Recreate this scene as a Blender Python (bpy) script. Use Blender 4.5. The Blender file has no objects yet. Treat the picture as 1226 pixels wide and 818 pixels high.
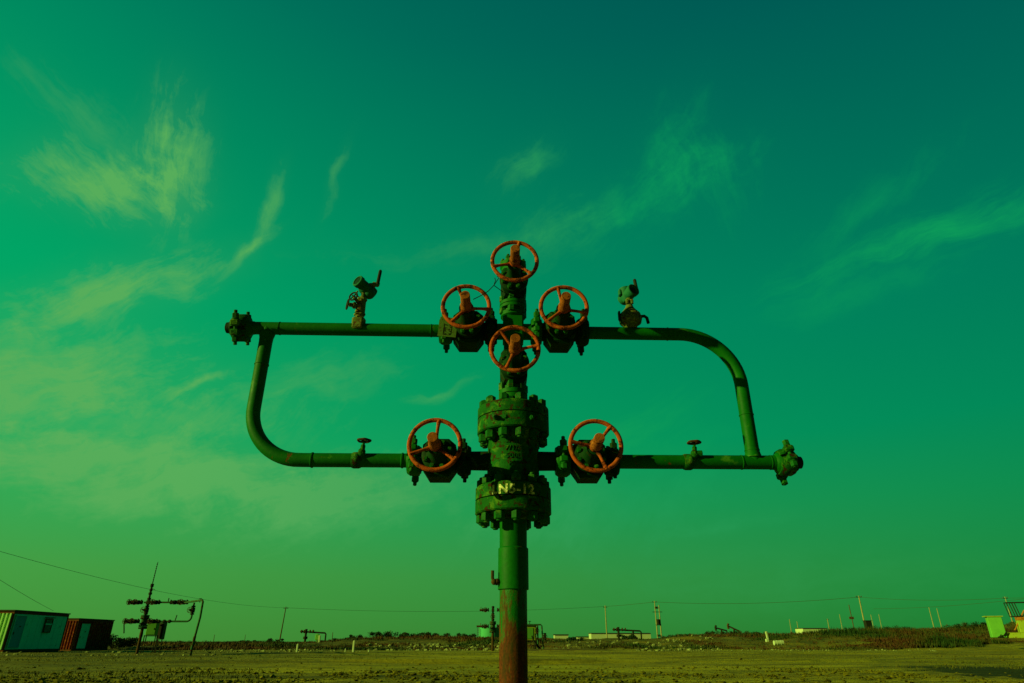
import bpy, math, random
import numpy as np
from mathutils import Vector, Matrix
R = math.radians
rnd = random.Random(7)
S = bpy.context.scene
COL = S.collection

# ------------------------------------------------------------------ camera, sky, sun, exposure
EYE = 0.70
PITCH = R(25.1)
cam_d = bpy.data.cameras.new('camera'); cam = bpy.data.objects.new('camera', cam_d); COL.objects.link(cam)
cam_d.sensor_width = 36; cam_d.lens = 36 * 767 / 1226; cam_d.clip_start = .05; cam_d.clip_end = 20000
cam.location = (0, 0, EYE); cam.rotation_euler = (R(90) + PITCH, 0, 0)
S.camera = cam
SUN_EL, SUN_AZ = 16.6, 110.2          # degrees; azimuth measured from +Y (view direction) towards -X
S.view_settings.view_transform = 'Standard'; S.view_settings.look = 'None'
S.view_settings.exposure = 0; S.view_settings.gamma = 1
sd = bpy.data.lights.new('sun', 'SUN'); sd.energy = 5.0; sd.angle = R(.5); sd.color = (.92, 1, .22)
sun = bpy.data.objects.new('sun', sd); COL.objects.link(sun)
to_sun = Vector((-math.sin(R(SUN_AZ)) * math.cos(R(SUN_EL)), math.cos(R(SUN_AZ)) * math.cos(R(SUN_EL)), math.sin(R(SUN_EL))))
sun.rotation_euler = to_sun.to_track_quat('Z', 'Y').to_euler(); sun.location = (-20, -10, 20)

def azel(px, py):
    v = Vector(((px - 613), 767 * math.cos(PITCH) - (409 - py) * math.sin(PITCH), 767 * math.sin(PITCH) + (409 - py) * math.cos(PITCH))).normalized()
    return math.degrees(math.atan2(v.x, v.y)), math.degrees(math.asin(v.z))

W = bpy.data.worlds.new('World'); S.world = W; W.use_nodes = True
class NT:
    """small node-tree helper"""
    def __init__(s, nt): s.nt = nt
    def n(s, t, **kw):
        x = s.nt.nodes.new(t)
        for k, v in kw.items(): setattr(x, k, v)
        return x
    def l(s, a, b): s.nt.links.new(a, b)
    def put(s, sock, v):
        if isinstance(v, (int, float, tuple, list)):
            sock.default_value = v
        else: s.l(v, sock)
    def m(s, op, a, b=None, c=None, clamp=False):
        x = s.n('ShaderNodeMath', operation=op); x.use_clamp = clamp
        s.put(x.inputs[0], a)
        if b is not None: s.put(x.inputs[1], b)
        if c is not None: s.put(x.inputs[2], c)
        return x.outputs[0]
    def mix(s, f, a, b, blend='MIX'):
        x = s.n('ShaderNodeMix', data_type='RGBA', blend_type=blend)
        s.put(x.inputs[0], f); s.put(x.inputs[6], a if not isinstance(a, tuple) else (*a[:3], 1)); s.put(x.inputs[7], b if not isinstance(b, tuple) else (*b[:3], 1))
        return x.outputs[2]
    def ramp(s, f, stops, interp='LINEAR'):
        x = s.n('ShaderNodeValToRGB'); cr = x.color_ramp; cr.interpolation = interp
        while len(cr.elements) < len(stops): cr.elements.new(.5)
        for e, (p, c) in zip(cr.elements, stops):
            e.position = p; e.color = (*c, 1) if isinstance(c, tuple) else (c, c, c, 1)
        s.put(x.inputs[0], f)
        return x.outputs[0]
    def noise(s, vec, scale, detail=4, rough=.55, dist=0.0, lac=2.0):
        x = s.n('ShaderNodeTexNoise'); x.inputs['Scale'].default_value = scale; x.inputs['Detail'].default_value = detail
        x.inputs['Roughness'].default_value = rough; x.inputs['Distortion'].default_value = dist; x.inputs['Lacunarity'].default_value = lac
        if vec is not None: s.l(vec, x.inputs['Vector'])
        return x.outputs[0]
    def xyz(s, x, y, z):
        c = s.n('ShaderNodeCombineXYZ'); s.put(c.inputs[0], x); s.put(c.inputs[1], y); s.put(c.inputs[2], z)
        return c.outputs[0]

def build_world():
    t = NT(W.node_tree); bg = W.node_tree.nodes['Background']
    sky = t.n('ShaderNodeTexSky', sky_type='NISHITA'); sky.sun_disc = False
    sky.sun_elevation = R(SUN_EL); sky.sun_rotation = R(-SUN_AZ); sky.dust_density = 2.0; sky.air_density = 1.0
    tc = t.n('ShaderNodeTexCoord'); sp = t.n('ShaderNodeSeparateXYZ'); t.l(tc.outputs['Generated'], sp.inputs[0])
    X, Y, Z = sp.outputs
    el = t.m('MULTIPLY', t.m('ARCSINE', Z), 57.29578)
    az = t.m('MULTIPLY', t.m('ARCTAN2', X, Y), 57.29578)
    base = t.ramp(t.m('DIVIDE', el, 60, clamp=True),
                  [(0, (.042, .245, .034)), (.08, (.040, .270, .044)), (.17, (.016, .315, .075)), (.26, (.002, .325, .105)), (.43, (.0, .29, .118)),
                   (.65, (.0, .205, .108)), (.83, (.0, .135, .100)), (1, (.0, .09, .09))])
    g = t.m('SUBTRACT', 1, t.m('MULTIPLY', X, t.m('ADD', .30, t.m('MULTIPLY', Z, .62))))
    b = t.m('SUBTRACT', 1, t.m('MULTIPLY', X, .22))
    r = t.m('SUBTRACT', 1, t.m('MULTIPLY', X, 1.1), clamp=False)
    r = t.m('MAXIMUM', r, 0)
    base = t.mix(1.0, base, t.xyz(r, g, b), 'MULTIPLY')
    # the physical sky, seen through the same green filter
    nish = t.mix(1.0, sky.outputs[0], (.0, .11, .032), 'MULTIPLY')
    base = t.mix(.12, base, nish)
    # cirrus: each bank is a soft patch of fibres
    wv = t.xyz(az, el, 3.1)
    wx = t.n('ShaderNodeTexNoise'); wx.inputs['Scale'].default_value = .16; wx.inputs['Detail'].default_value = 3; t.l(wv, wx.inputs['Vector'])
    ws = t.n('ShaderNodeSeparateColor'); t.l(wx.outputs[1], ws.inputs[0])
    wa = t.m('MULTIPLY', t.m('SUBTRACT', ws.outputs[0], .5), 3.4)
    wb = t.m('MULTIPLY', t.m('SUBTRACT', ws.outputs[1], .5), 3.4)
    az2 = t.m('ADD', az, wa); el2 = t.m('ADD', el, wb)
    K = .072    # degrees per photo pixel near the middle
    # az, el, patch angle, half length, half width (deg), fibre angle, strength, fibre fineness
    P = [(130, 220, -8, 80, 40, 128, 1.35, 1), (205, 195, 75, 60, 34, 74, 1.4, 1), (100, 140, -50, 70, 30, 122, .28, 1), (130, 352, 14, 120, 30, 24, 1.3, .9), (322, 255, 70, 44, 8, 72, .8, 1), (300, 305, 40, 36, 7, 40, .8, 1),
         (403, 215, 68, 40, 6, 70, .45, 1), (60, 455, 0, 170, 64, 14, 1.4, .55), (150, 565, -6, 270, 50, 10, 1.45, .5), (430, 590, 12, 140, 38, 20, 1.3, .6),
         (230, 505, 0, 160, 30, 40, .6, .8), (632, 198, 42, 34, 18, 48, .6, 1), (735, 255, 22, 120, 28, 40, .62, .9), (840, 205, -40, 60, 40, 112, .5, 1), (800, 170, 60, 60, 26, 60, .4, 1),
         (1120, 280, 27, 170, 24, 32, .85, 1.15), (1040, 250, 40, 90, 22, 62, .4, .9), (1030, 350, 20, 130, 18, 24, .4, .9), (765, 515, 30, 62, 18, 34, .80, 1.2), (700, 600, 10, 130, 44, 60, .95, .6),
         (532, 467, 22, 34, 5, 22, .7, 1), (860, 630, 12, 60, 9, 14, .6, .8), (770, 545, 14, 110, 18, 22, .4, .8), (390, 455, 10, 80, 24, 20, .5, .9),
         (900, 690, 0, 260, 40, 2, .25, .5), (235, 462, 25, 45, 5, 25, .7, 1), (620, 290, 10, 160, 14, 14, .3, .9),
         (-350, 300, 20, 300, 90, 30, .6, .6), (1600, 250, -20, 260, 80, -30, .5, .6)]
    tot = None
    iso = t.noise(t.xyz(az2, t.m('MULTIPLY', el2, 1.3), 5.5), .30, 7, .68, .0)
    for i, (px, py, ang, L, Wd, fa, st, fi) in enumerate(P):
        a0, e0 = azel(px, py); a1, e1 = azel(px + 4, py); ce = math.cos(R(e0))
        dx_, dy_ = (a1 - a0) * ce / 4, (e1 - e0) / 4           # one photo pixel to the right, in degrees on the sky
        k = 1.25 * math.hypot(dx_, dy_); ro = math.degrees(math.atan2(dy_, dx_))
        ca, sa = math.cos(R(ang + ro)), math.sin(R(ang + ro)); cf, sf = math.cos(R(fa + ro)), math.sin(R(fa + ro))
        da = t.m('MULTIPLY', t.m('SUBTRACT', az2, a0), ce); de = t.m('SUBTRACT', el2, e0)
        u = t.m('DIVIDE', t.m('ADD', t.m('MULTIPLY', da, ca), t.m('MULTIPLY', de, sa)), L * k)
        v = t.m('DIVIDE', t.m('SUBTRACT', t.m('MULTIPLY', de, ca), t.m('MULTIPLY', da, sa)), Wd * k)
        mask = t.m('EXPONENT', t.m('MULTIPLY', t.m('ADD', t.m('MULTIPLY', u, u), t.m('MULTIPLY', v, v)), -1.0))
        fu = t.m('ADD', t.m('MULTIPLY', da, cf), t.m('MULTIPLY', de, sf))
        fv = t.m('SUBTRACT', t.m('MULTIPLY', de, cf), t.m('MULTIPLY', da, sf))
        nz = t.noise(t.xyz(t.m('MULTIPLY', fu, .17 * fi), t.m('MULTIPLY', fv, .85 * fi), i * 7.3), 1.0, 6, .70, .0)
        nz = t.m('ADD', t.m('MULTIPLY', nz, .75), .155) if fi > 1.1 else t.m('ADD', t.m('MULTIPLY', nz, .55), t.m('MULTIPLY', iso, .45))
        f = t.m('MULTIPLY', t.m('SUBTRACT', t.m('ADD', t.m('MULTIPLY', nz, 2.3), t.m('MULTIPLY', mask, .58)), 1.33), 1.7, clamp=True)
        f = t.m('MULTIPLY', f, t.m('MULTIPLY', t.m('SUBTRACT', mask, .04), 5, clamp=True))
        c = t.m('MULTIPLY', t.m('ADD', t.m('MULTIPLY', f, t.m('ADD', .25, t.m('MULTIPLY', mask, .8))), t.m('MULTIPLY', mask, .13)), st)
        tot = c if tot is None else t.m('ADD', tot, c)
    big = t.noise(t.xyz(az, el, 0), .12, 5, .6, .4)
    tot = t.m('MULTIPLY', tot, t.m('ADD', .55, t.m('MULTIPLY', big, 1.1)))
    tot = t.m('MULTIPLY', tot, .85, clamp=True)
    cc = t.mix(t.m('MULTIPLY', t.m('ADD', X, .45), 1.6, clamp=True), (.095, .42, .105), (.004, .32, .100))
    cc = t.mix(t.m('DIVIDE', el, 14, clamp=True), t.mix(.5, cc, (.085, .34, .06)), cc)
    col = t.mix(tot, base, cc)
    # sky overhead and behind the camera, out of view, darkened to cut fill light
    deep = t.m('MULTIPLY', t.m('SUBTRACT', .50, Y), 1.5, clamp=True)
    col = t.mix(t.m('MULTIPLY', deep, .93), col, (.0, .020, .016))
    # below the horizon: earth
    col = t.mix(t.m('MULTIPLY', t.m('SUBTRACT', -.004, Z), 200, clamp=True), col, (.03, .035, .002))
    out = t.mix(1.0, col, (10, 10, 10), 'MULTIPLY')
    t.l(out, bg.inputs[0]); bg.inputs[1].default_value = .1
build_world()

# ------------------------------------------------------------------ helpers
def at(px, py, Y):
    """world point at distance Y (metres ahead) that the photograph shows at px, py: used to take measurements"""
    v = py - 409; a = PITCH - math.atan(v / 767)
    H = math.tan(a) * Y
    d = Y * math.cos(PITCH) + H * math.sin(PITCH)
    return Vector(((px - 613) / 767 * d, Y, H + EYE))
def xat(px, Y, z=0.7):
    d = Y * math.cos(PITCH) + (z - EYE) * math.sin(PITCH)
    return (px - 613) / 767 * d

def tag(o, label=None, cat=None, group=None, kind=None):
    if label: o['label'] = label
    if cat: o['category'] = cat
    if group: o['group'] = group
    if kind: o['kind'] = kind
    return o
def empty(name, loc, rz=0, **kw):
    o = bpy.data.objects.new(name, None); COL.objects.link(o); o.location = loc; o.rotation_euler = (0, 0, rz); o.empty_display_size = .2
    return tag(o, **kw)

class MB:
    def __init__(s): s.v = []; s.f = []; s.sm = []
    def add(s, vs, fs, smooth=False, M=None):
        b = len(s.v)
        s.v += [tuple(M @ Vector(p)) for p in vs] if M is not None else [tuple(p) for p in vs]
        for f in fs: s.f.append(tuple(i + b for i in f)); s.sm.append(smooth)
        return s
    def box(s, c, d, M=None, rz=0, bev=0):
        x, y, z = [q / 2 for q in d]
        T = Matrix.Translation(c) @ Matrix.Rotation(rz, 4, 'Z')
        if M is not None: T = M @ T
        if bev <= 0:
            vs = [(i * x, j * y, k * z) for i in (-1, 1) for j in (-1, 1) for k in (-1, 1)]
            fs = [(0, 1, 3, 2), (4, 6, 7, 5), (0, 4, 5, 1), (2, 3, 7, 6), (0, 2, 6, 4), (1, 5, 7, 3)]
            return s.add(vs, fs, False, T)
        # chamfered along z edges and top/bottom
        b = min(bev, x * .9, y * .9, z * .9)
        def ring(hx, hy, zz):
            return [(hx - b, hy, zz), (-hx + b, hy, zz), (-hx, hy - b, zz), (-hx, -hy + b, zz), (-hx + b, -hy, zz), (hx - b, -hy, zz), (hx, -hy + b, zz), (hx, hy - b, zz)]
        rs = [ring(x - b, y - b, -z), ring(x, y, -z + b), ring(x, y, z - b), ring(x - b, y - b, z)]
        vs = sum(rs, []); fs = [tuple(range(7, -1, -1)), tuple(24 + i for i in range(8))]
        for r_ in range(3):
            for i in range(8): fs.append((r_ * 8 + i, r_ * 8 + (i + 1) % 8, (r_ + 1) * 8 + (i + 1) % 8, (r_ + 1) * 8 + i))
        return s.add(vs, fs, False, T)
    def lathe(s, prof, p0=(0, 0, 0), axis=(0, 0, 1), n=32, phase=0, smooth=True):
        """prof: list of (t along axis, radius); closed with caps"""
        a = Vector(axis).normalized(); p0 = Vector(p0)
        q = a.to_track_quat('Z', 'Y').to_matrix()
        ex, ey = q @ Vector((1, 0, 0)), q @ Vector((0, 1, 0))
        vs = []; fs = []
        for (h, r_) in prof:
            for i in range(n):
                w = 2 * math.pi * i / n + phase
                vs.append(p0 + a * h + ex * (r_ * math.cos(w)) + ey * (r_ * math.sin(w)))
        for k in range(len(prof) - 1):
            for i in range(n): fs.append((k * n + i, k * n + (i + 1) % n, (k + 1) * n + (i + 1) % n, (k + 1) * n + i))
        fs.append(tuple(range(n - 1, -1, -1))); fs.append(tuple((len(prof) - 1) * n + i for i in range(n)))
        return s.add(vs, fs, smooth)
    def cyl(s, p0, p1, r0, r1=None, n=20, smooth=True, ch=0):
        p0 = Vector(p0); p1 = Vector(p1); L = (p1 - p0).length; r1 = r0 if r1 is None else r1
        pr = [(0, r0), (L, r1)] if ch <= 0 else [(0, r0 - ch), (ch, r0), (L - ch, r1), (L, r1 - ch)]
        return s.lathe(pr, p0, p1 - p0, n, 0, smooth)
    def hexn(s, p0, p1, r, ph=0):
        p0 = Vector(p0); p1 = Vector(p1); L = (p1 - p0).length; c = min(r * .14, L * .2)
        return s.lathe([(0, r - c), (c, r), (L - c, r), (L, r - c)], p0, p1 - p0, 6, ph, False)
    def tube(s, pts, rad, n=16, closed=False, smooth=True):
        pts = [Vector(p) for p in pts]; m = len(pts); rads = rad if isinstance(rad, list) else [rad] * m
        T = []
        for i in range(m):
            if closed: d = pts[(i + 1) % m] - pts[i - 1]
            else: d = pts[min(i + 1, m - 1)] - pts[max(i - 1, 0)]
            T.append(d.normalized())
        up = Vector((0, 0, 1)) if abs(T[0].z) < .9 else Vector((1, 0, 0))
        N = [(up - T[0] * up.dot(T[0])).normalized()]
        for i in range(1, m):
            q = T[i - 1].rotation_difference(T[i]); nn = q @ N[-1]; nn = (nn - T[i] * nn.dot(T[i])).normalized(); N.append(nn)
        vs = []; fs = []
        for i in range(m):
            B = T[i].cross(N[i])
            for j in range(n):
                w = 2 * math.pi * j / n; vs.append(pts[i] + (N[i] * math.cos(w) + B * math.sin(w)) * rads[i])
        for i in range(m if closed else m - 1):
            k = (i + 1) % m
            for j in range(n): fs.append((i * n + j, i * n + (j + 1) % n, k * n + (j + 1) % n, k * n + j))
        if not closed:
            fs.append(tuple(range(n - 1, -1, -1))); fs.append(tuple((m - 1) * n + j for j in range(n)))
        return s.add(vs, fs, smooth)
    def sphere(s, c, r, n=14, sc=(1, 1, 1), jit=0, rg=None):
        m = n // 2; vs = [(0, 0, -1)]; fs = []
        for i in range(1, m):
            ph = math.pi * i / m - math.pi / 2
            for j in range(n): vs.append((math.cos(ph) * math.cos(2 * math.pi * j / n), math.cos(ph) * math.sin(2 * math.pi * j / n), math.sin(ph)))
        vs.append((0, 0, 1)); top = len(vs) - 1
        for j in range(n): fs.append((0, 1 + (j + 1) % n, 1 + j)); fs.append((top, 1 + (m - 2) * n + j, 1 + (m - 2) * n + (j + 1) % n))
        for i in range(m - 2):
            for j in range(n): fs.append((1 + i * n + j, 1 + i * n + (j + 1) % n, 1 + (i + 1) * n + (j + 1) % n, 1 + (i + 1) * n + j))
        out = []
        for p in vs:
            k = 1 + (rg.uniform(-jit, jit) if jit else 0)
            out.append((c[0] + p[0] * r * sc[0] * k, c[1] + p[1] * r * sc[1] * k, c[2] + p[2] * r * sc[2] * k))
        return s.add(out, fs, jit == 0)
    def build(s, name, mat, parent=None, sharp=35):
        me = bpy.data.meshes.new(name); me.from_pydata(s.v, [], s.f); me.polygons.foreach_set('use_smooth', s.sm)
        me.materials.append(mat); me.update()
        if any(s.sm): me.set_sharp_from_angle(angle=R(sharp))
        o = bpy.data.objects.new(name, me); COL.objects.link(o); o.parent = parent
        return o

def arc(c, r, a0, a1, n, plane='xz', y=0):
    return [Vector((c[0] + r * math.cos(a0 + (a1 - a0) * i / n), y, c[1] + r * math.sin(a0 + (a1 - a0) * i / n))) for i in range(n + 1)]

# ------------------------------------------------------------------ materials
def newmat(name):
    m = bpy.data.materials.new(name); m.use_nodes = True
    t = NT(m.node_tree); b = m.node_tree.nodes['Principled BSDF']
    return m, t, b
def worn(name, base, var, rust, rust_amt=.35, rough=.5, scale=6, bump=.25, metal=0, patch=None, patch_amt=.0, fine=55, spec=.09):
    """painted metal: tone variation, blotches of dust or old paint, rust spots with their own edges, pitted surface"""
    m, t, b = newmat(name)
    tc = t.n('ShaderNodeTexCoord'); oi = t.n('ShaderNodeObjectInfo'); va = t.n('ShaderNodeVectorMath', operation='ADD'); t.l(tc.outputs['Object'], va.inputs[0]); t.l(t.xyz(t.m('MULTIPLY', oi.outputs['Random'], 9), t.m('MULTIPLY', oi.outputs['Random'], 5), 0), va.inputs[1]); O = va.outputs[0]
    n1 = t.noise(O, scale, 5, .6); n2 = t.noise(O, scale * 3.3, 6, .68); n3 = t.noise(O, fine, 3, .6)
    c = t.mix(t.ramp(n1, [(.3, 0.), (.7, 1.)]), base, var)
    c = t.mix(t.ramp(n3, [(.35, .0), (.8, .35)]), c, tuple(x * .35 for x in base))
    if patch:
        n4 = t.noise(O, scale * .9 + 1.3, 6, .7, .6)
        c = t.mix(t.ramp(n4, [(.62 - patch_amt, 0.), (.70 - patch_amt * .8, .85)]), c, patch)
    n5 = t.noise(O, scale * 1.7 + .7, 8, .74, .3)
    k = t.ramp(n5, [(.70 - rust_amt * .4, 0.), (.74 - rust_amt * .4, 1.)])
    rc = t.mix(n2, tuple(x * .4 for x in rust), rust)
    c = t.mix(k, c, rc)
    t.l(c, b.inputs['Base Color'])
    ro = t.m('ADD', t.m('MULTIPLY', n2, .25), rough - .1); ro = t.m('ADD', .12, t.m('MAXIMUM', ro, t.m('MULTIPLY', k, .75))); t.l(ro, b.inputs['Roughness'])
    b.inputs['Metallic'].default_value = metal; b.inputs['Specular IOR Level'].default_value = spec
    bp = t.n('ShaderNodeBump'); bp.inputs['Strength'].default_value = bump; bp.inputs['Distance'].default_value = .006
    h = t.m('ADD', t.m('MULTIPLY', n3, .5), t.m('MULTIPLY', t.m('SUBTRACT', n2, t.m('MULTIPLY', k, .4)), .9)); t.l(h, bp.inputs['Height']); t.l(bp.outputs[0], b.inputs['Normal'])
    return m
GREEN = (.0008, .088, .0015); GREEN2 = (.002, .130, .002); RUST = (.20, .035, .006)
M = {}
M['green'] = worn('green_paint', GREEN, GREEN2, RUST, .18, .42, 5, .22, patch=(.05, .20, .012), patch_amt=.0)
M['green_cast'] = worn('green_cast_iron', (.0012, .062, .002), (.003, .100, .003), (.050, .016, .003), .38, .6, 11, .7, patch=(.065, .18, .006), patch_amt=.10)
M['green_dark'] = worn('dark_green_iron', (.0007, .020, .0015), (.002, .040, .003), (.04, .012, .003), .30, .55, 9, .45, patch=(.03, .09, .01), patch_amt=.02)
M['nut'] = worn('green_nut', (.002, .075, .006), (.006, .12, .008), (.06, .02, .004), .30, .5, 14, .35, patch=(.07, .18, .02), patch_amt=.06)
M['wheel'] = worn('orange_wheel_paint', (.46, .074, .008), (.26, .060, .008), (.10, .022, .004), .42, .6, 11, .5, patch=(.62, .17, .02), patch_amt=.05, fine=120)
M['cap'] = worn('rusty_orange_cap', (.34, .095, .012), (.20, .055, .008), (.10, .026, .005), .40, .75, 16, .45, patch=(.55, .20, .02), patch_amt=.05, fine=160)
M['grey_metal'] = worn('weathered_fitting', (.14, .19, .03), (.07, .10, .02), (.12, .04, .008), .42, .6, 25, .5, patch=(.22, .30, .05), patch_amt=.1)
M['brown'] = worn('dark_brown_iron', (.035, .025, .006), (.06, .04, .01), (.09, .025, .006), .5, .7, 20, .5)
M['teal_housing'] = worn('teal_transmitter_paint', (.012, .16, .075), (.008, .11, .05), (.03, .05, .01), .12, .45, 22, .2)
M['black'] = worn('black_rubber', (.012, .018, .006), (.02, .025, .01), (.03, .02, .006), .1, .6, 20, .2)
M['tag'] = worn('grey_tag_plate', (.075, .13, .022), (.06, .15, .02), (.07, .04, .008), .35, .5, 26, .2)
M['ink'] = worn('black_ink', (.008, .010, .004), (.02, .02, .006), (.03, .02, .006), .1, .6, 30, .1)
M['far_green'] = worn('far_green_pipe', (.012, .085, .022), (.02, .12, .03), (.06, .02, .006), .45, .6, 3, .2, patch=(.06, .10, .03), patch_amt=.08)
M['far_rust'] = worn('far_rust_fitting', (.085, .045, .010), (.04, .035, .008), (.05, .02, .005), .4, .7, 6, .2)
M['far_dark'] = worn('far_dark_steel', (.012, .016, .006), (.022, .028, .010), (.04, .015, .005), .3, .7, 3, .2)
M['pole'] = worn('concrete_pole', (.33, .33, .12), (.24, .25, .09), (.18, .17, .06), .3, .8, 2, .2)
M['pole_dark'] = worn('timber_pole', (.10, .07, .02), (.07, .05, .015), (.04, .03, .01), .3, .8, 2, .2)
M['white'] = worn('white_paint', (.50, .62, .30), (.40, .52, .24), (.22, .22, .08), .1, .6, 1.2, .1)
M['pale_wall'] = worn('pale_building_wall', (.44, .56, .28), (.38, .48, .23), (.3, .3, .12), .15, .7, .3, .1)
M['wire'] = worn('power_cable', (.03, .09, .03), (.03, .08, .03), (.02, .05, .02), .1, .7, 1, 0)
M['lime'] = worn('lime_cabinet_paint', (.13, .42, .045), (.10, .35, .04), (.25, .17, .02), .14, .6, 2.0, .15)
M['tank'] = worn('pale_green_tank_paint', (.06, .40, .16), (.05, .34, .13), (.10, .10, .03), .12, .6, .4, .05)
M['limeyellow'] = worn('yellow_beam_paint', (.30, .42, .025), (.24, .36, .025), (.20, .12, .01), .28, .6, 2.5, .2)
M['orange'] = worn('orange_pumpjack_paint', (.42, .16, .015), (.30, .12, .012), (.12, .05, .008), .3, .6, 3, .2)
M['roof'] = worn('dark_roof_sheet', (.035, .05, .018), (.05, .06, .02), (.06, .03, .008), .3, .7, 1, .1)
M['teal'] = worn('teal_container_paint', (.05, .88, .60), (.04, .78, .53), (.10, .12, .03), .16, .55, .9, .06, patch=(.02, .36, .22), patch_amt=.02, fine=20)
M['teal_dark'] = worn('dark_teal_door_paint', (.010, .36, .42), (.010, .30, .34), (.05, .10, .03), .2, .55, 1.2, .06, fine=20)
M['container_end'] = worn('pale_container_end_paint', (.42, .86, .26), (.36, .80, .22), (.35, .28, .05), .12, .55, 1.6, .08, fine=20)
M['rust_red'] = worn('rusty_red_container', (.20, .022, .005), (.12, .018, .005), (.42, .15, .02), .42, .7, 3.6, .3, patch=(.50, .24, .05), patch_amt=-.03, fine=30)
M['rust_trim'] = worn('rusty_container_trim', (.14, .05, .012), (.07, .04, .01), (.22, .07, .012), .5, .7, 3, .2)
M['glass'] = worn('dark_window_glass', (.008, .03, .015), (.010, .04, .02), (.01, .02, .01), .0, .15, 3, 0)

# white hand-painted stencil letters, chipped
def paint_mat():
    m, t, b = newmat('chipped_letter_paint')
    tc = t.n('ShaderNodeTexCoord'); O = tc.outputs['Object']
    n = t.noise(O, 45, 6, .75); n2 = t.noise(O, 9, 4, .6)
    c = t.mix(n2, (.80, .85, .40), (.70, .78, .22)); t.l(c, b.inputs['Base Color']); b.inputs['Roughness'].default_value = .7
    tr = t.n('ShaderNodeBsdfTransparent'); mx = t.n('ShaderNodeMixShader')
    k = t.ramp(n, [(.42, .05), (.56, 1.)]); t.l(t.m('SUBTRACT', 1, k), mx.inputs[0])
    t.l(b.outputs[0], mx.inputs[1]); t.l(tr.outputs[0], mx.inputs[2]); t.l(mx.outputs[0], m.node_tree.nodes['Material Output'].inputs[0])
    return m
M['letter'] = paint_mat()

# casing: green paint above that has flaked to rust further down
def casing_mat():
    m, t, b = newmat('casing_green_to_rust')
    tc = t.n('ShaderNodeTexCoord'); O = tc.outputs['Object']; sp = t.n('ShaderNodeSeparateXYZ'); t.l(O, sp.inputs[0])
    st = t.n('ShaderNodeMapping'); st.inputs['Scale'].default_value = (1.6, 1.6, .30); t.l(O, st.inputs[0])
    ns = t.noise(st.outputs[0], 20, 7, .7); nf = t.noise(O, 70, 5, .7); nb = t.noise(O, 5, 5, .6)
    z = sp.outputs[2]
    # rust where (z low) + streaks
    lim = t.m('ADD', t.m('MULTIPLY', t.m('SUBTRACT', ns, .5), 1.7), t.m('MULTIPLY', t.m('SUBTRACT', nb, .5), .7))
    k = t.m('MULTIPLY', t.m('ADD', t.m('SUBTRACT', .96, z), lim), 4.5, clamp=True)
    g = t.mix(nb, GREEN, GREEN2); g = t.mix(t.ramp(nf, [(.45, 0.), (.8, .6)]), g, (.012, .05, .004))
    r = t.mix(t.ramp(nf, [(.35, 0.), (.7, 1.)]), (.045, .012, .002), (.15, .034, .004)); r = t.mix(t.ramp(ns, [(.46, 0.), (.66, .8)]), r, (.022, .030, .003))
    t.l(t.mix(k, g, r), b.inputs['Base Color']); b.inputs['Specular IOR Level'].default_value = .12
    t.l(t.m('ADD', .45, t.m('MULTIPLY', k, .35)), b.inputs['Roughness'])
    bp = t.n('ShaderNodeBump'); bp.inputs['Strength'].default_value = .6; bp.inputs['Distance'].default_value = .005; t.l(t.m('ADD', nf, ns), bp.inputs['Height']); t.l(bp.outputs[0], b.inputs['Normal'])
    return m
M['casing'] = casing_mat()

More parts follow.
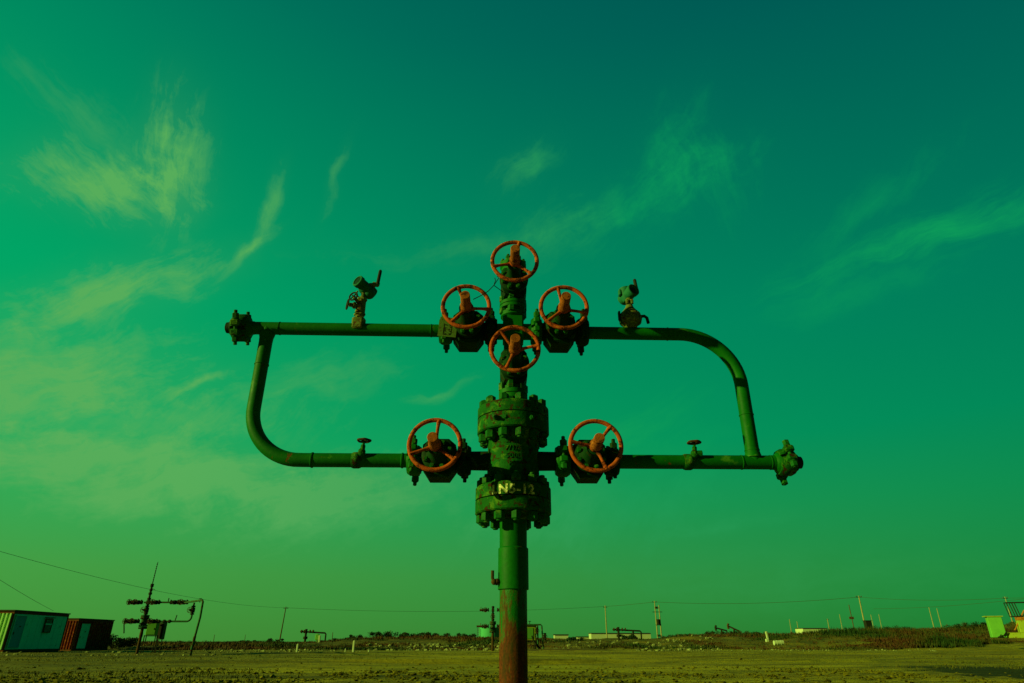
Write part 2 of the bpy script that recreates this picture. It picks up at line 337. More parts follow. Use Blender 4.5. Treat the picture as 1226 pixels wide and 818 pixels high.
def soil_mat():
    m, t, b = newmat('dry_soil')
    g = t.n('ShaderNodeNewGeometry'); P_ = g.outputs['Position']
    sx = t.n('ShaderNodeMapping'); sx.inputs['Scale'].default_value = (.16, 1, 1); t.l(P_, sx.inputs[0])
    s2 = t.n('ShaderNodeMapping'); s2.inputs['Scale'].default_value = (.05, .5, 1); s2.inputs['Rotation'].default_value = (0, 0, R(2)); t.l(P_, s2.inputs[0])
    a = t.noise(P_, .09, 6, .62); bnd = t.noise(s2.outputs[0], .55, 6, .65, .3); rut = t.noise(sx.outputs[0], 1.5, 6, .7); fn = t.noise(P_, 5.5, 6, .75); gr = t.noise(P_, .5, 6, .7)
    c = t.mix(t.ramp(a, [(.32, 0.), (.68, 1.)]), (.34, .285, .002), (.28, .285, .002))
    c = t.mix(t.ramp(bnd, [(.42, 0.), (.62, .75)]), c, (.125, .105, .002))
    c = t.mix(t.ramp(rut, [(.47, 0.), (.60, .75)]), c, (.070, .066, .002))
    c = t.mix(t.ramp(fn, [(.52, 0.), (.72, .55)]), c, (.070, .052, .003))
    c = t.mix(t.ramp(gr, [(.55, 0.), (.66, .55)]), c, (.058, .075, .003))
    # farther than the yard: weedy dark ground
    sp = t.n('ShaderNodeSeparateXYZ'); t.l(P_, sp.inputs[0])
    far = t.m('MULTIPLY', t.m('SUBTRACT', t.m('ADD', sp.outputs[1], t.m('MULTIPLY', gr, 14)), 70), .12, clamp=True)
    c = t.mix(t.m('MULTIPLY', far, .8), c, t.mix(t.ramp(t.noise(P_, .35, 5, .7), [(.40, 0.), (.58, 1.)]), (.15, .115, .004), (.045, .058, .003)))
    # left of the yard near the camera the soil is darker
    lf = t.m('MULTIPLY', t.m('SUBTRACT', t.m('SUBTRACT', 0, sp.outputs[0]), t.m('SUBTRACT', 16, t.m('MULTIPLY', gr, 22))), .12, clamp=True)
    c = t.mix(t.m('MULTIPLY', lf, .55), c, (.050, .052, .003))
    for (mx, my, rx, ry, cc_) in ((3.8, 52, 4.2, 1.7, (.060, .034, .003)), (-20, 36.5, 5, 1.2, (.035, .040, .003)), (-3, 16.2, 7, .8, (.05, .05, .003)), (12, 30, 7, .7, (.10, .08, .003)), (18, 41, 9, .8, (.10, .075, .003)), (-9, 28, 8, .6, (.10, .085, .003))):  # dark ground patches; leftmost is a bump's shadow painted into the soil colour
        ex = t.m('DIVIDE', t.m('SUBTRACT', sp.outputs[0], mx), rx); ey = t.m('DIVIDE', t.m('SUBTRACT', sp.outputs[1], my), ry)
        em = t.m('SUBTRACT', t.m('ADD', 1.0, t.m('MULTIPLY', t.m('SUBTRACT', gr, .5), 3)), t.m('ADD', t.m('MULTIPLY', ex, ex), t.m('MULTIPLY', ey, ey)))
        c = t.mix(t.m('MULTIPLY', t.m('MULTIPLY', em, 2, clamp=True), .75), c, cc_)
    # darker soil patch on the right, close to the camera
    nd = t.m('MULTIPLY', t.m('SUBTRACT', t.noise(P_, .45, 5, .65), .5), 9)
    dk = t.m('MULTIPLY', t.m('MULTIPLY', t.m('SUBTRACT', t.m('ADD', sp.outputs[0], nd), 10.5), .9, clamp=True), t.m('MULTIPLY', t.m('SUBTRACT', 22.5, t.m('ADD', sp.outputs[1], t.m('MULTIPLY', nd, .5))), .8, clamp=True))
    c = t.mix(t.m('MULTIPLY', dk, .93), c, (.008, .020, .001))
    t.l(c, b.inputs['Base Color']); b.inputs['Roughness'].default_value = .95; b.inputs['Specular IOR Level'].default_value = .15
    bp = t.n('ShaderNodeBump'); bp.inputs['Strength'].default_value = .9; bp.inputs['Distance'].default_value = .12
    t.l(t.m('ADD', t.m('MULTIPLY', fn, .5), rut), bp.inputs['Height']); t.l(bp.outputs[0], b.inputs['Normal'])
    return m
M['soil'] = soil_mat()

def leaf_mat(name, cols, sc=.25):
    m, t, b = newmat(name)
    g = t.n('ShaderNodeNewGeometry'); a = t.noise(g.outputs['Position'], sc, 4, .6)
    r_ = g.outputs['Random Per Island']
    k = t.m('ADD', t.m('MULTIPLY', t.m('SUBTRACT', a, .5), 3.0), t.m('MULTIPLY', r_, .30)); k = t.m('ADD', k, .33, clamp=True)
    n = len(cols); t.l(t.ramp(k, [(i / (n - 1), c) for i, c in enumerate(cols)]), b.inputs['Base Color'])
    b.inputs['Roughness'].default_value = .8; b.inputs['Specular IOR Level'].default_value = .15
    return m
M['weed'] = leaf_mat('weeds_and_reeds', [(.010, .034, .003), (.016, .042, .003), (.040, .045, .004), (.055, .030, .004), (.052, .016, .004), (.10, .075, .006)], .11)
M['tuft'] = leaf_mat('low_grass', [(.035, .05, .003), (.06, .075, .004), (.10, .085, .004), (.05, .05, .003)], .3)
M['shrub'] = leaf_mat('shrub_leaves', [(.008, .032, .005), (.014, .050, .007), (.03, .055, .008), (.045, .045, .010)], .6)
M['stone'] = worn('pale_rubble', (.30, .36, .12), (.16, .19, .05), (.07, .06, .015), .45, .9, 1.5, .3)
M['clod'] = worn('soil_clods', (.17, .150, .003), (.07, .068, .002), (.04, .035, .002), .4, .95, 2.5, .6)

# ------------------------------------------------------------------ ground
def vnoise(x, y, seed=0):
    xi = np.floor(x).astype(np.int64); yi = np.floor(y).astype(np.int64); fx = x - xi; fy = y - yi
    fx = fx * fx * (3 - 2 * fx); fy = fy * fy * (3 - 2 * fy)
    def h(a, b):
        q = (a * 374761393 + b * 668265263 + seed * 982451653) & 0x7fffffff
        q = ((q ^ (q >> 13)) * 1274126177) & 0x7fffffff
        return ((q ^ (q >> 16)) & 0xffff) / 65535.0
    return (h(xi, yi) * (1 - fx) + h(xi + 1, yi) * fx) * (1 - fy) + (h(xi, yi + 1) * (1 - fx) + h(xi + 1, yi + 1) * fx) * fy
def fbm(x, y, oct=4, seed=0, g=.5):
    s = 0; a = 1; tot = 0
    for i in range(oct): s = s + a * vnoise(x, y, seed + i * 17); tot += a; a *= g; x = x * 2.03 + 5.1; y = y * 2.03 + 1.7
    return s / tot
def sstep(a, b, x): t_ = np.clip((x - a) / (b - a), 0, 1); return t_ * t_ * (3 - 2 * t_)
def terrain(x, y):
    x = np.asarray(x, float); y = np.asarray(y, float)
    az = x / np.maximum(y, 5)
    near = sstep(60, 14, y)
    z = (fbm(x * .10, y * .16, 3, 3) - .5) * .22 * sstep(8, 14, y)
    z = z + (fbm(x * .35, y * 1.1, 3, 9) - .5) * .07 * near * sstep(9, 13, y)
    # churned strip nearest the camera
    churn = sstep(19, 15, y + (fbm(x * .2, y * .2, 2, 44) - .5) * 6) * sstep(9, 13, y)
    z = z + (np.abs(fbm(x * 2.6, y * 2.6, 3, 21, .6) - .5) * 2 - .25) * .08 * churn - .02 * churn
    # wheel ruts running across the yard
    for (yy, w, d) in ((23.5, .35, .07), (25.6, .35, .06), (33, .5, .08), (35.5, .5, .07), (44, .6, .08)):
        c = yy + (fbm(x * .04, x * 0 + yy, 2, 5) - .5) * 5
        z = z - d * np.exp(-((y - c) / w) ** 2) + d * .8 * np.exp(-((y - c - w * 1.8) / w) ** 2)
    # low mound beyond the well, and the weedy bank with spoil at the yard's far edge
    z = z + .28 * np.exp(-((x - 4.5) / 5.5) ** 2 - ((y - 52) / 2.2) ** 2)
    bank_h = np.interp(az, [-.9, -.30, -.20, -.05, .02, .05, .20, .26, .36, .50, .80], [.30, .42, .90, .92, .95, .92, .92, 1.35, 1.35, 1.75, 2.5])
    y0 = 63 - 7 * sstep(.25, .75, az) + (fbm(x * .06, y * .02, 3, 31) - .5) * 10
    z = z + bank_h * sstep(0, 24, y - y0) * (.72 + .56 * fbm(x * .10, y * .10, 4, 55)) + .22 * sstep(0, 8, y - y0) * (fbm(x * .6, y * .6, 4, 56) - .5) * 2
    z = z + sstep(95, 160, y) * (-.5) * bank_h
    z = z + 1.6 * sstep(.35, .8, az) * sstep(85, 150, y)
    return z
def build_ground():
    ny = 430
    ys = list(np.linspace(-300, 2, 14)) + list(np.linspace(4, 11, 8)) + list(11 * (6000 / 11) ** ((np.arange(ny) / (ny - 1)) ** 1.15))
    ys = np.array(ys); nx = 560
    u = np.linspace(-1, 1, nx)
    w = np.where(ys < 11, 45 + np.maximum(0, 11 - ys) * 1.2, 45 + (ys - 11) * 1.15)
    X = u[None, :] * w[:, None]; Y = np.repeat(ys[:, None], nx, 1); Z = terrain(X, Y)
    Z = np.where(Y > 1500, Z * 0 - .1, Z)
    v = np.stack([X, Y, Z], -1).reshape(-1, 3)
    r_ = len(ys); i = np.arange((r_ - 1) * (nx - 1)); a = (i // (nx - 1)) * nx + i % (nx - 1)
    f = np.stack([a, a + 1, a + nx + 1, a + nx], -1)
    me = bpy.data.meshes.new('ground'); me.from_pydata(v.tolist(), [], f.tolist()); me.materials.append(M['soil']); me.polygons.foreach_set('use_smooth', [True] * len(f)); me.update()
    o = bpy.data.objects.new('ground', me); COL.objects.link(o); tag(o, kind='structure')
S.cycles.max_bounces = 4; S.cycles.diffuse_bounces = 2
build_ground()
def gz(x, y): return float(terrain(np.array([x]), np.array([y]))[0])

def fast_mesh(name, V, F, mat):
    me = bpy.data.meshes.new(name); me.from_pydata(V, [], F); me.materials.append(mat); me.update()
    o = bpy.data.objects.new(name, me); COL.objects.link(o); return o

def scatter_clods():
    rg = np.random.RandomState(4); V = []; F = []
    N = 26000
    yy = np.where(rg.rand(N) < .75, 12.3 + 8.5 * rg.rand(N) ** 1.8, 13 + 50 * rg.rand(N) ** 1.6); xx = rg.uniform(-1, 1, N) * (yy * 1.0 + 2)
    dens = fbm(xx * .35, yy * .7, 3, 77); keep = ((dens > .50) | (rg.rand(N) < .12)) & ~((xx > 10) & (yy > 14) & (yy < 23) & (rg.rand(N) < .93)); xx = xx[keep]; yy = yy[keep]
    zz = terrain(xx, yy); s = rg.gamma(1.4, .011, len(xx)) + .008; s = np.minimum(s, .075) * np.where(yy > 22, .8, 1)
    base = np.array([(1, 0, 0), (-1, 0, 0), (0, 1, 0), (0, -1, 0), (0, 0, 1), (0, 0, -1), (.6, .6, .6), (-.6, .6, .55), (.6, -.6, .5), (-.6, -.6, .6)], float)
    fc = [(0, 6, 8), (0, 8, 3), (0, 2, 6), (2, 7, 6), (2, 1, 7), (1, 9, 7), (1, 3, 9), (3, 8, 9), (4, 8, 6), (4, 6, 7), (4, 7, 9), (4, 9, 8), (0, 3, 5), (3, 1, 5), (1, 2, 5), (2, 0, 5)]
    for x, y, z, r_ in zip(xx, yy, zz, s):
        a = rg.rand() * 6.28; c, d = math.cos(a), math.sin(a)
        b = base * (1 + rg.uniform(-.3, .3, (10, 1))) * r_ * np.array([1.25, 1, .65])
        k = len(V)
        for p in b: V.append((x + p[0] * c - p[1] * d, y + p[0] * d + p[1] * c, z + p[2] + r_ * .15))
        F += [(i + k, j + k, l + k) for i, j, l in fc]
    tag(fast_mesh('soil_clods', V, F, M['clod']), kind='stuff', label='lumps of dry earth strewn over the churned ground', cat='soil')
scatter_clods()

def scatter_weeds():
    rg = np.random.RandomState(11); V = []; F = []
    N = 75000
    y = 62 + 75 * rg.rand(N) ** 1.5; az = rg.uniform(-.86, .9, N); x = az * y
    d = fbm(x * .10, y * .10, 4, 90); d2 = fbm(x * .5, y * .5, 2, 91)
    y0 = 62 - 7 * sstep(.25, .75, az) + (fbm(x * .06, y * .02, 3, 31) - .5) * 10
    keep = (y > y0 + 1 + 2 * ((az > .02) & (az < .22))) & ~((az > .66) & (y < 66) & (x < 60)) & ((d > .47 - .10 * sstep(.22, .34, az)) | (rg.rand(N) < .16)) & (d2 > .30)
    x, y, az, d = x[keep], y[keep], az[keep], d[keep]
    z = terrain(x, y); right = sstep(.15, .5, az)
    h = (.16 + .50 * np.clip((d - .40) * 3, 0, 1)) * rg.uniform(.5, 1.15, len(x)) * (.62 + .65 * right)
    for i in range(len(x)):
        for q in range(4):
            a = rg.rand() * 6.28; w = rg.uniform(.02, .05); lx, ly = rg.uniform(-.3, .3, 2) * h[i]
            bx, by = x[i] + rg.uniform(-.25, .25), y[i] + rg.uniform(-.25, .25); c, s_ = math.cos(a) * w, math.sin(a) * w; hh = h[i] * rg.uniform(.6, 1.1)
            k = len(V); V += [(bx - c, by - s_, z[i] - .05), (bx + c, by + s_, z[i] - .05), (bx + c * .8 + lx * .5, by + s_ * .8 + ly * .5, z[i] + hh * .6), (bx + lx, by + ly, z[i] + hh)]
            F += [(k, k + 1, k + 2, k + 3)]
    tag(fast_mesh('weeds', V, F, M['weed']), kind='stuff', label='dark and reddish weeds covering the low bank behind the yard', cat='weeds')
    # short tufts inside the yard
    V = []; F = []
    N = 16000; yy = 14 + 50 * rg.rand(N) ** 1.2; xx = rg.uniform(-.9, .9, N) * yy
    d = fbm(xx * .12, yy * .35, 4, 61); keep = (d > .57) | ((xx < -14) & (d > .50) & (yy > 26)); xx = xx[keep]; yy = yy[keep]; zz = terrain(xx, yy)
    for i in range(len(xx)):
        for q in range(3):
            a = rg.rand() * 6.28; w = rg.uniform(.008, .022); hh = rg.uniform(.02, .09); lx, ly = rg.uniform(-.05, .05, 2); bx, by = xx[i] + rg.uniform(-.15, .15), yy[i] + rg.uniform(-.15, .15)
            c, s_ = math.cos(a) * w, math.sin(a) * w; k = len(V); V += [(bx - c, by - s_, zz[i] - .02), (bx + c, by + s_, zz[i] - .02), (bx + lx, by + ly, zz[i] + hh)]; F += [(k, k + 1, k + 2)]
    tag(fast_mesh('grass_tufts', V, F, M['tuft']), kind='stuff', label='sparse low grass growing on the yard soil', cat='grass')
scatter_weeds()

def scatter_rubble():
    rg = np.random.RandomState(8); V = []; F = []
    pts = [(at(px, 770, Y).x, Y, s) for px, Y, s in
           [(rg.uniform(440, 600), rg.uniform(60, 78), rg.uniform(.06, .24)) for _ in range(230)] + [(rg.uniform(655, 860), rg.uniform(58, 82), rg.uniform(.05, .2)) for _ in range(200)]
           + [(rg.uniform(640, 1120), rg.uniform(57, 62), rg.uniform(.03, .10)) for _ in range(170)] + [(rg.uniform(240, 440), rg.uniform(50, 66), rg.uniform(.04, .13)) for _ in range(120)]
           + [(rg.uniform(0, 260), rg.uniform(38, 50), rg.uniform(.04, .12)) for _ in range(60)]]
    mb = MB(); rr = random.Random(3)
    for x, y, s_ in pts:
        mb.sphere((x, y, gz(x, y) + s_ * .25), s_, 6, (rr.uniform(.8, 1.6), 1, rr.uniform(.4, .9)), .3, rr)
    tag(mb.build('rubble', M['stone']), kind='stuff', label='pale broken stones dumped along the foot of the bank', cat='rubble')
scatter_rubble()

# ------------------------------------------------------------------ the main wellhead
T0 = Vector((.008, 4.2, 0))
well = empty('wellhead', T0, R(1.2), label='large green oil wellhead with six orange handwheels, standing closest in the middle', cat='wellhead')
def zt(px_y, Y=4.2): return at(613, px_y, Y).z

def nut_bolt_mesh(r, nut_r, z0, z1, nuts):
    """vertical stud with hex nuts; nuts: list of (z0, z1)"""
    mb = MB(); mb.cyl((0, 0, z0), (0, 0, z1), r, n=12, ch=r * .2)
    for a, b in nuts: mb.hexn((0, 0, a), (0, 0, b), nut_r)
    return mb
def ring_bolts(parent, mb, mat, n, rad, z, ph=0, name='stud_bolt'):
    proto = mb.build(name, mat, parent)
    for k in range(n):
        o = proto if k == 0 else proto.copy()
        if k: COL.objects.link(o); o.parent = parent
        a = ph + 2 * math.pi * k / n; o.location = (rad * math.cos(a), rad * math.sin(a), z); o.rotation_euler = (0, 0, a + rnd.uniform(-.3, .3))

# casing pipe and sleeve
c_ = MB(); c_.lathe([(-.5, .084), (1.0, .084)], n=64); casing = c_.build('casing_pipe', M['casing'], well)
c_ = MB(); c_.lathe([(.985, .086), (.989, .0945), (1.228, .0945), (1.236, .086)], n=64); sleeve = c_.build('casing_sleeve', M['green'], well)
c_ = MB(); c_.lathe([(1.23, .086), (1.40, .087)], n=64); c_.build('upper_casing', M['green'], well)
c_ = MB(); c_.cyl((-.08, -.03, 1.03), (-.118, -.04, 1.03), .016, n=12); c_.sphere((-.118, -.04, 1.03), .019, 10); c_.tube([(-.118, -.04, 1.03), (-.128, -.042, 1.05), (-.128, -.042, 1.095)], .010, 10); c_.hexn((-.095, -.034, 1.03), (-.108, -.037, 1.03), .022)
c_.build('drain_cock', M['far_rust'], well)

# lower double flange (casing head / spool)
LOW = dict(b=1.432, s=1.519, t=1.607)
lf = MB(); lf.lathe([(LOW['b'], .10), (LOW['b'], .237), (LOW['b'] + .008, .245), (LOW['s'] - .004, .245), (LOW['s'] - .004, .232), (LOW['s'] + .002, .232)], n=80)
lower_flange = lf.build('lower_flange', M['green_cast'], well)
lf = MB(); lf.lathe([(LOW['s'], .232), (LOW['s'] + .003, .245), (LOW['t'] - .010, .245), (LOW['t'], .236), (LOW['t'], .17)], n=80)
spool_flange = lf.build('spool_lower_flange', M['green_cast'], well)
ring_bolts(lower_flange, nut_bolt_mesh(.019, .034, -.062, .24, [(-.052, -.002), (.176, .222)]), M['nut'], 12, .204, LOW['b'], R(-90 + 4))
# spool body
sb = MB(); sb.lathe([(1.60, .215), (1.63, .186), (1.66, .172), (1.86, .170), (1.915, .176), (1.955, .195), (1.975, .21)], n=72)
body = sb.build('tubing_spool', M['green_cast'], well)
UP = dict(b=1.960, s=2.065, t=2.147)
uf = MB(); uf.lathe([(UP['b'], .16), (UP['b'], .235), (UP['b'] + .008, .243), (UP['s'] - .004, .243), (UP['s'] - .004, .230), (UP['s'] + .002, .230)], n=80)
uf.build('spool_upper_flange', M['green_cast'], well)
uf = MB(); uf.lathe([(UP['s'], .230), (UP['s'] + .003, .243), (UP['t'] - .010, .243), (UP['t'], .234), (UP['t'], .12)], n=80)
upper_flange = uf.build('upper_flange', M['green_cast'], well)
ring_bolts(upper_flange, nut_bolt_mesh(.019, .034, -.066, .24, [(-.056, -.002), (.189, .232)]), M['nut'], 12, .203, UP['b'], R(-90 + 11))
# lock-down screws in the upper flange rim
for (a, L) in ((-118, .05), (-62, .034), (-104, .012)):
    s_ = MB(); d = Vector((math.cos(R(a)), math.sin(R(a)), 0)); p = d * .240 + Vector((0, 0, 2.02)); s_.hexn(p, p + d * L * .6, .017); s_.cyl(p, p + d * L, .010, n=10)
    s_.build('lock_screw', M['nut'], well)

# writing on the curved surfaces
def curved_text(txt, h, depth, rad, z, ang0, mat, name, parent, sx=1.0, weight=0):
    cu = bpy.data.curves.new(name, 'FONT'); cu.body = txt; cu.size = h; cu.extrude = depth; cu.offset = weight; cu.space_character = 1.12
    tmp = bpy.data.objects.new(name + '_curve', cu); COL.objects.link(tmp); bpy.context.view_layer.update()
    me = bpy.data.meshes.new_from_object(tmp.evaluated_get(bpy.context.evaluated_depsgraph_get())); bpy.data.objects.remove(tmp)
    import bmesh
    bm = bmesh.new(); bm.from_mesh(me)
    for _ in range(2):
        es = [e for e in bm.edges if abs(e.verts[0].co.x - e.verts[1].co.x) > .02]
        if es: bmesh.ops.subdivide_edges(bm, edges=es, cuts=1)
    bmesh.ops.triangulate(bm, faces=bm.faces)
    xs = [v.co.x for v in bm.verts]; xm = (min(xs) + max(xs)) / 2
    for v in bm.verts:
        a = R(ang0) + (v.co.x - xm) * sx / rad; r_ = rad + v.co.z
        v.co = Vector((r_ * math.cos(a), r_ * math.sin(a), z + v.co.y))
    bm.to_mesh(me); bm.free(); me.name = name; me.materials.clear(); me.materials.append(mat)
    o = bpy.data.objects.new(name, me); COL.objects.link(o); o.parent = parent
    return o
curved_text('LN5-12', .078, .0008, .2465, 1.528, -91, M['letter'], 'painted_number', well, 1.05, .0028)
for row, (tx, z, hh) in enumerate((('SART', 1.868, .040), ('7/1/6', 1.818, .044), ('5000', 1.768, .044), ('PSI', 1.718, .042))):
    curved_text(tx, hh, .004, .172, z, -91, M['green_cast'], 'cast_lettering', well, 1.05, .0006)

def handwheel(parent, y, ang0, tilt=(0, 0), RR=.156, tr=.0140, mat='wheel'):
    """three-spoke wheel facing -Y, its centre on the local origin's axis"""
    mb = MB(); n = 56
    mb.tube([Vector((RR * math.cos(2 * math.pi * i / n), 0, RR * math.sin(2 * math.pi * i / n))) for i in range(n)], tr, 12, closed=True)
    hub_y = .028
    mb.lathe([(-.034, .028), (-.030, .036), (.028, .040), (.034, .036)], (0, hub_y - .01, 0), (0, 1, 0), 24)
    for k in range(3):
        a = R(ang0 + 120 * k); d = Vector((math.cos(a), 0, math.sin(a))); pts = []; rads = []
        for i in range(9):
            t_ = i / 8; r_ = .026 + (RR - .026) * t_; yy = hub_y * (1 - t_) ** 1.4 - .004 * math.sin(t_ * 3.14)
            pts.append(d * r_ + Vector((0, yy, 0))); rads.append(.0135 - .0035 * math.sin(t_ * 3.14) + .006 * max(0, t_ - .75) * 4 * .6 + .004 * max(0, .25 - t_) * 4)
        mb.tube(pts, rads, 10)
    o = mb.build('handwheel', M[mat], parent, 50); o.location = (0, y, 0); o.rotation_euler = (R(tilt[0]), 0, R(tilt[1])); return o

def gate_valve(x, z, axis, wheel_ang, flat=0, cap_mat='cap', tilt=(0, 0)):
    """block body, round bolted bonnet towards the camera, bearing housing, handwheel and stem protector"""
    mb = MB()
    prof = [(-.062, .125), (.062, .125), (.108, .085), (.112, -.06), (.095, -.085), (.066, -.128), (-.066, -.128), (-.095, -.085), (-.112, -.06), (-.108, .085)]
    if axis == 'Z': prof = [(-.07, .13), (.07, .13), (.092, .10), (.096, 0), (.094, -.07), (.072, -.12), (-.072, -.12), (-.094, -.07), (-.096, 0), (-.092, .10)]
    n = len(prof); vs = []; ys = [(-.10, .86), (-.085, 1), (.085, 1), (.10, .86)]
    for (yy, sc) in ys: vs += [(px * sc, yy, pz * sc) for px, pz in prof]
    fs = [tuple(range(n)), tuple(3 * n + i for i in range(n - 1, -1, -1))]
    for r_ in range(3):
        for i in range(n): fs.append((r_ * n + i, (r_ + 1) * n + i, (r_ + 1) * n + (i + 1) % n, r_ * n + (i + 1) % n))
    mb.add(vs, fs)
    if axis == 'X': mb.cyl((-.15, 0, 0), (.15, 0, 0), .068, n=32, ch=.006)
    o = mb.build('gate_valve', M['green_dark'], well); o.location = (x, 0, z)
    b = MB(); b.lathe([(-.06, .085), (.03, .092), (.034, .104), (.072, .106), (.078, .100), (.082, .078), (.11, .058), (.135, .046), (.25, .044), (.262, .050), (.285, .050), (.29, .040)], (0, -.075, 0), (0, -1, 0), 48)
    bo = b.build('bonnet', M['green_dark'], o)
    bolt = MB(); bolt.hexn((0, -.150, 0), (0, -.178, 0), .0175); bolt.cyl((0, -.14, 0), (0, -.19, 0), .0095, n=10)
    pr = bolt.build('bonnet_bolt', M['nut'], o)
    for k in range(8):
        q = pr if k == 0 else pr.copy()
        if k: COL.objects.link(q); q.parent = o
        a = R(22.5 + 45 * k); q.location = (.082 * math.cos(a), 0, .082 * math.sin(a))
    st = MB(); st.cyl((0, -.36, 0), (0, -.45, 0), .020, n=16); st.build('stem', M['brown'], o)
    handwheel(o, -.385, wheel_ang, tilt)
    cp = MB(); cp.lathe([(0, .038), (.012, .040), (.020, .034), (.05, .033), (.150, .032), (.156, .029)], (0, -.392, 0), (0, -1, 0), 28)
    c = cp.build('stem_cap', M[cap_mat], o); c.rotation_euler = (R(tilt[0]), 0, R(tilt[1]))
    return o

def clamp_mesh_part(x, z, L=.085, r=.100, rot=0, mat='green', stud=.128):
    mb = MB(); h = L / 2; n = 18
    for sgn in (1, -1):
        vs = []; prof = [(-h, r * .62), (-h, r * .86), (-h * .55, r), (h * .55, r), (h, r * .86), (h, r * .62)]
        for i in range(n + 1):
            a = R(7 + (166) * i / n) * sgn
            for (xx, rr) in prof: vs.append((xx, rr * math.cos(a), rr * math.sin(a)))
        m = len(prof); fs = []
        for i in range(n):
            for j in range(m):
                q = (i * m + j, i * m + (j + 1) % m, (i + 1) * m + (j + 1) % m, (i + 1) * m + j)
                fs.append(q if sgn > 0 else q[::-1])
        e0 = tuple(range(m)); e1 = tuple(n * m + j for j in range(m))
        fs += [e0[::-1] if sgn > 0 else e0, e1 if sgn > 0 else e1[::-1]]
        mb.add(vs, fs, True)
        for sy in (-1, 1):   # ears
            mb.box((0, sy * (r * .98 + .012), sgn * .036), (L * .62, .058, .050), bev=.010)
    mb.cyl((-h * .8, 0, 0), (h * .8, 0, 0), r * .66, n=28)
    o = mb.build('clamp', M[mat], well); o.location = (x, 0, z); o.rotation_euler = (R(rot), 0, 0)
    for sy in (-1, 1):
        s_ = MB(); s_.cyl((0, 0, -stud), (0, 0, stud), .0125, n=12, ch=.003)
        for sg in (1, -1):
            s_.sphere((0, 0, sg * .062), .024, 12, (1, 1, .6)); s_.hexn((0, 0, sg * .066), (0, 0, sg * .102), .024)
        b = s_.build('clamp_bolt', M['nut'] if mat != 'green_dark' else M['green_dark'], o); b.location = (0, sy * (r * .98 + .014), 0)
    return o

ZL, ZU = 1.788, 2.745      # heights of lower and upper arm
def rod(name, pts, r, mat='green', n=28): mb = MB(); mb.tube(pts, r, n); return mb.build(name, M[mat], well)
def collar(x, z, r=.0495, w=.012, ax='X', mat='green'):
    mb = MB(); h = w / 2; d = (1, 0, 0) if ax == 'X' else (0, 0, 1)
    mb.lathe([(-h, r - .006), (-h * .5, r), (h * .5, r), (h, r - .006)], (x, 0, z), d, 32); return mb.build('weld_ring', M[mat], well)
# lower wing: necks
for sx in (-1, 1):
    nb = MB(); nb.lathe([(.12, .085), (.165, .064), (.30, .062)], (0, 0, ZL), (sx, 0, 0), 36); nb.build('outlet_neck', M['green_dark'] if sx > 0 else M['green_dark'], well)
clamp_mesh_part(-.325, ZL, .088, .102, 6, 'green_dark'); clamp_mesh_part(.328, ZL, .095, .104, -8, 'green')
gate_valve(-.487, ZL, 'X', 83); gate_valve(.498, ZL, 'X', 51, tilt=(0, 0))
clamp_mesh_part(-.655, ZL, .088, .100, -10, 'green'); clamp_mesh_part(.655, ZL, .088, .100, 4, 'green_dark')
# upper cross
cr = MB(); cr.box((0, 0, 2.755), (.15, .15, .20), bev=.012); cr.cyl((-.2, 0, 2.745), (.2, 0, 2.745), .060, n=32); cr.lathe([(0, .066), (.03, .066), (.05, .092), (.08, .092)], (0, 0, 2.81), (0, 0, 1), 32)
cr.build('flow_cross', M['green'], well)
clamp_mesh_part(-.160, ZU, .088, .102, -6, 'green_dark'); clamp_mesh_part(.168, ZU, .078, .104, 0, 'green')
gate_valve(-.325, ZU, 'X', 112); gate_valve(.335, ZU, 'X', 104)
clamp_mesh_part(-.490, ZU, .09, .100, 6, 'green'); clamp_mesh_part(.505, ZU, .085, .102, -4, 'green_dark')
# vertical bolted joints
def bolted_joint(z0, z1, rr=.094, n=8, mat='green', ph=22.5, r_in=.06):
    zm = (z0 + z1) / 2; t_ = (z1 - z0) * .16
    mb = MB(); mb.lathe([(z0, r_in + .01), (zm - t_, r_in + .012), (zm - t_, rr), (zm - .003, rr), (zm - .003, rr - .008), (zm + .003, rr - .008), (zm + .003, rr), (zm + t_, rr), (zm + t_, r_in + .012), (z1, r_in + .01)], n=40)
    o = mb.build('bolted_joint', M[mat], well); h = (z1 - z0) / 2
    ring_bolts(o, nut_bolt_mesh(.014, .0275, -h * .98, h * .98, [(-h * .88, -t_ + .001), (t_ - .001, h * .88)]), M['nut'], n, rr - .020, zm, R(ph))
bolted_joint(2.147, 2.345, .100, 6, 'green', 16)
bolted_joint(2.865, 3.030, .100, 6, 'green', 20)
vb = MB(); vb.lathe([(2.335, .062), (2.355, .076), (2.42, .094), (2.54, .092), (2.60, .068), (2.70, .066)], n=40); vb.build('master_valve_neck', M['green'], well)
vb = MB(); vb.lathe([(3.02, .066), (3.04, .070), (3.10, .088), (3.20, .094), (3.27, .088), (3.285, .100), (3.315, .100), (3.32, .07), (3.345, .05), (3.350, .02)], n=40); vb.build('swab_valve_neck', M['green'], well)
ring_bolts(well, nut_bolt_mesh(.011, .020, -.02, .055, [(0, .04)]), M['nut'], 6, .078, 3.312, R(-60), 'top_cap_bolt')
gate_valve(.003, 2.436, 'Z', 128); gate_valve(.003, 3.108, 'Z', 78)

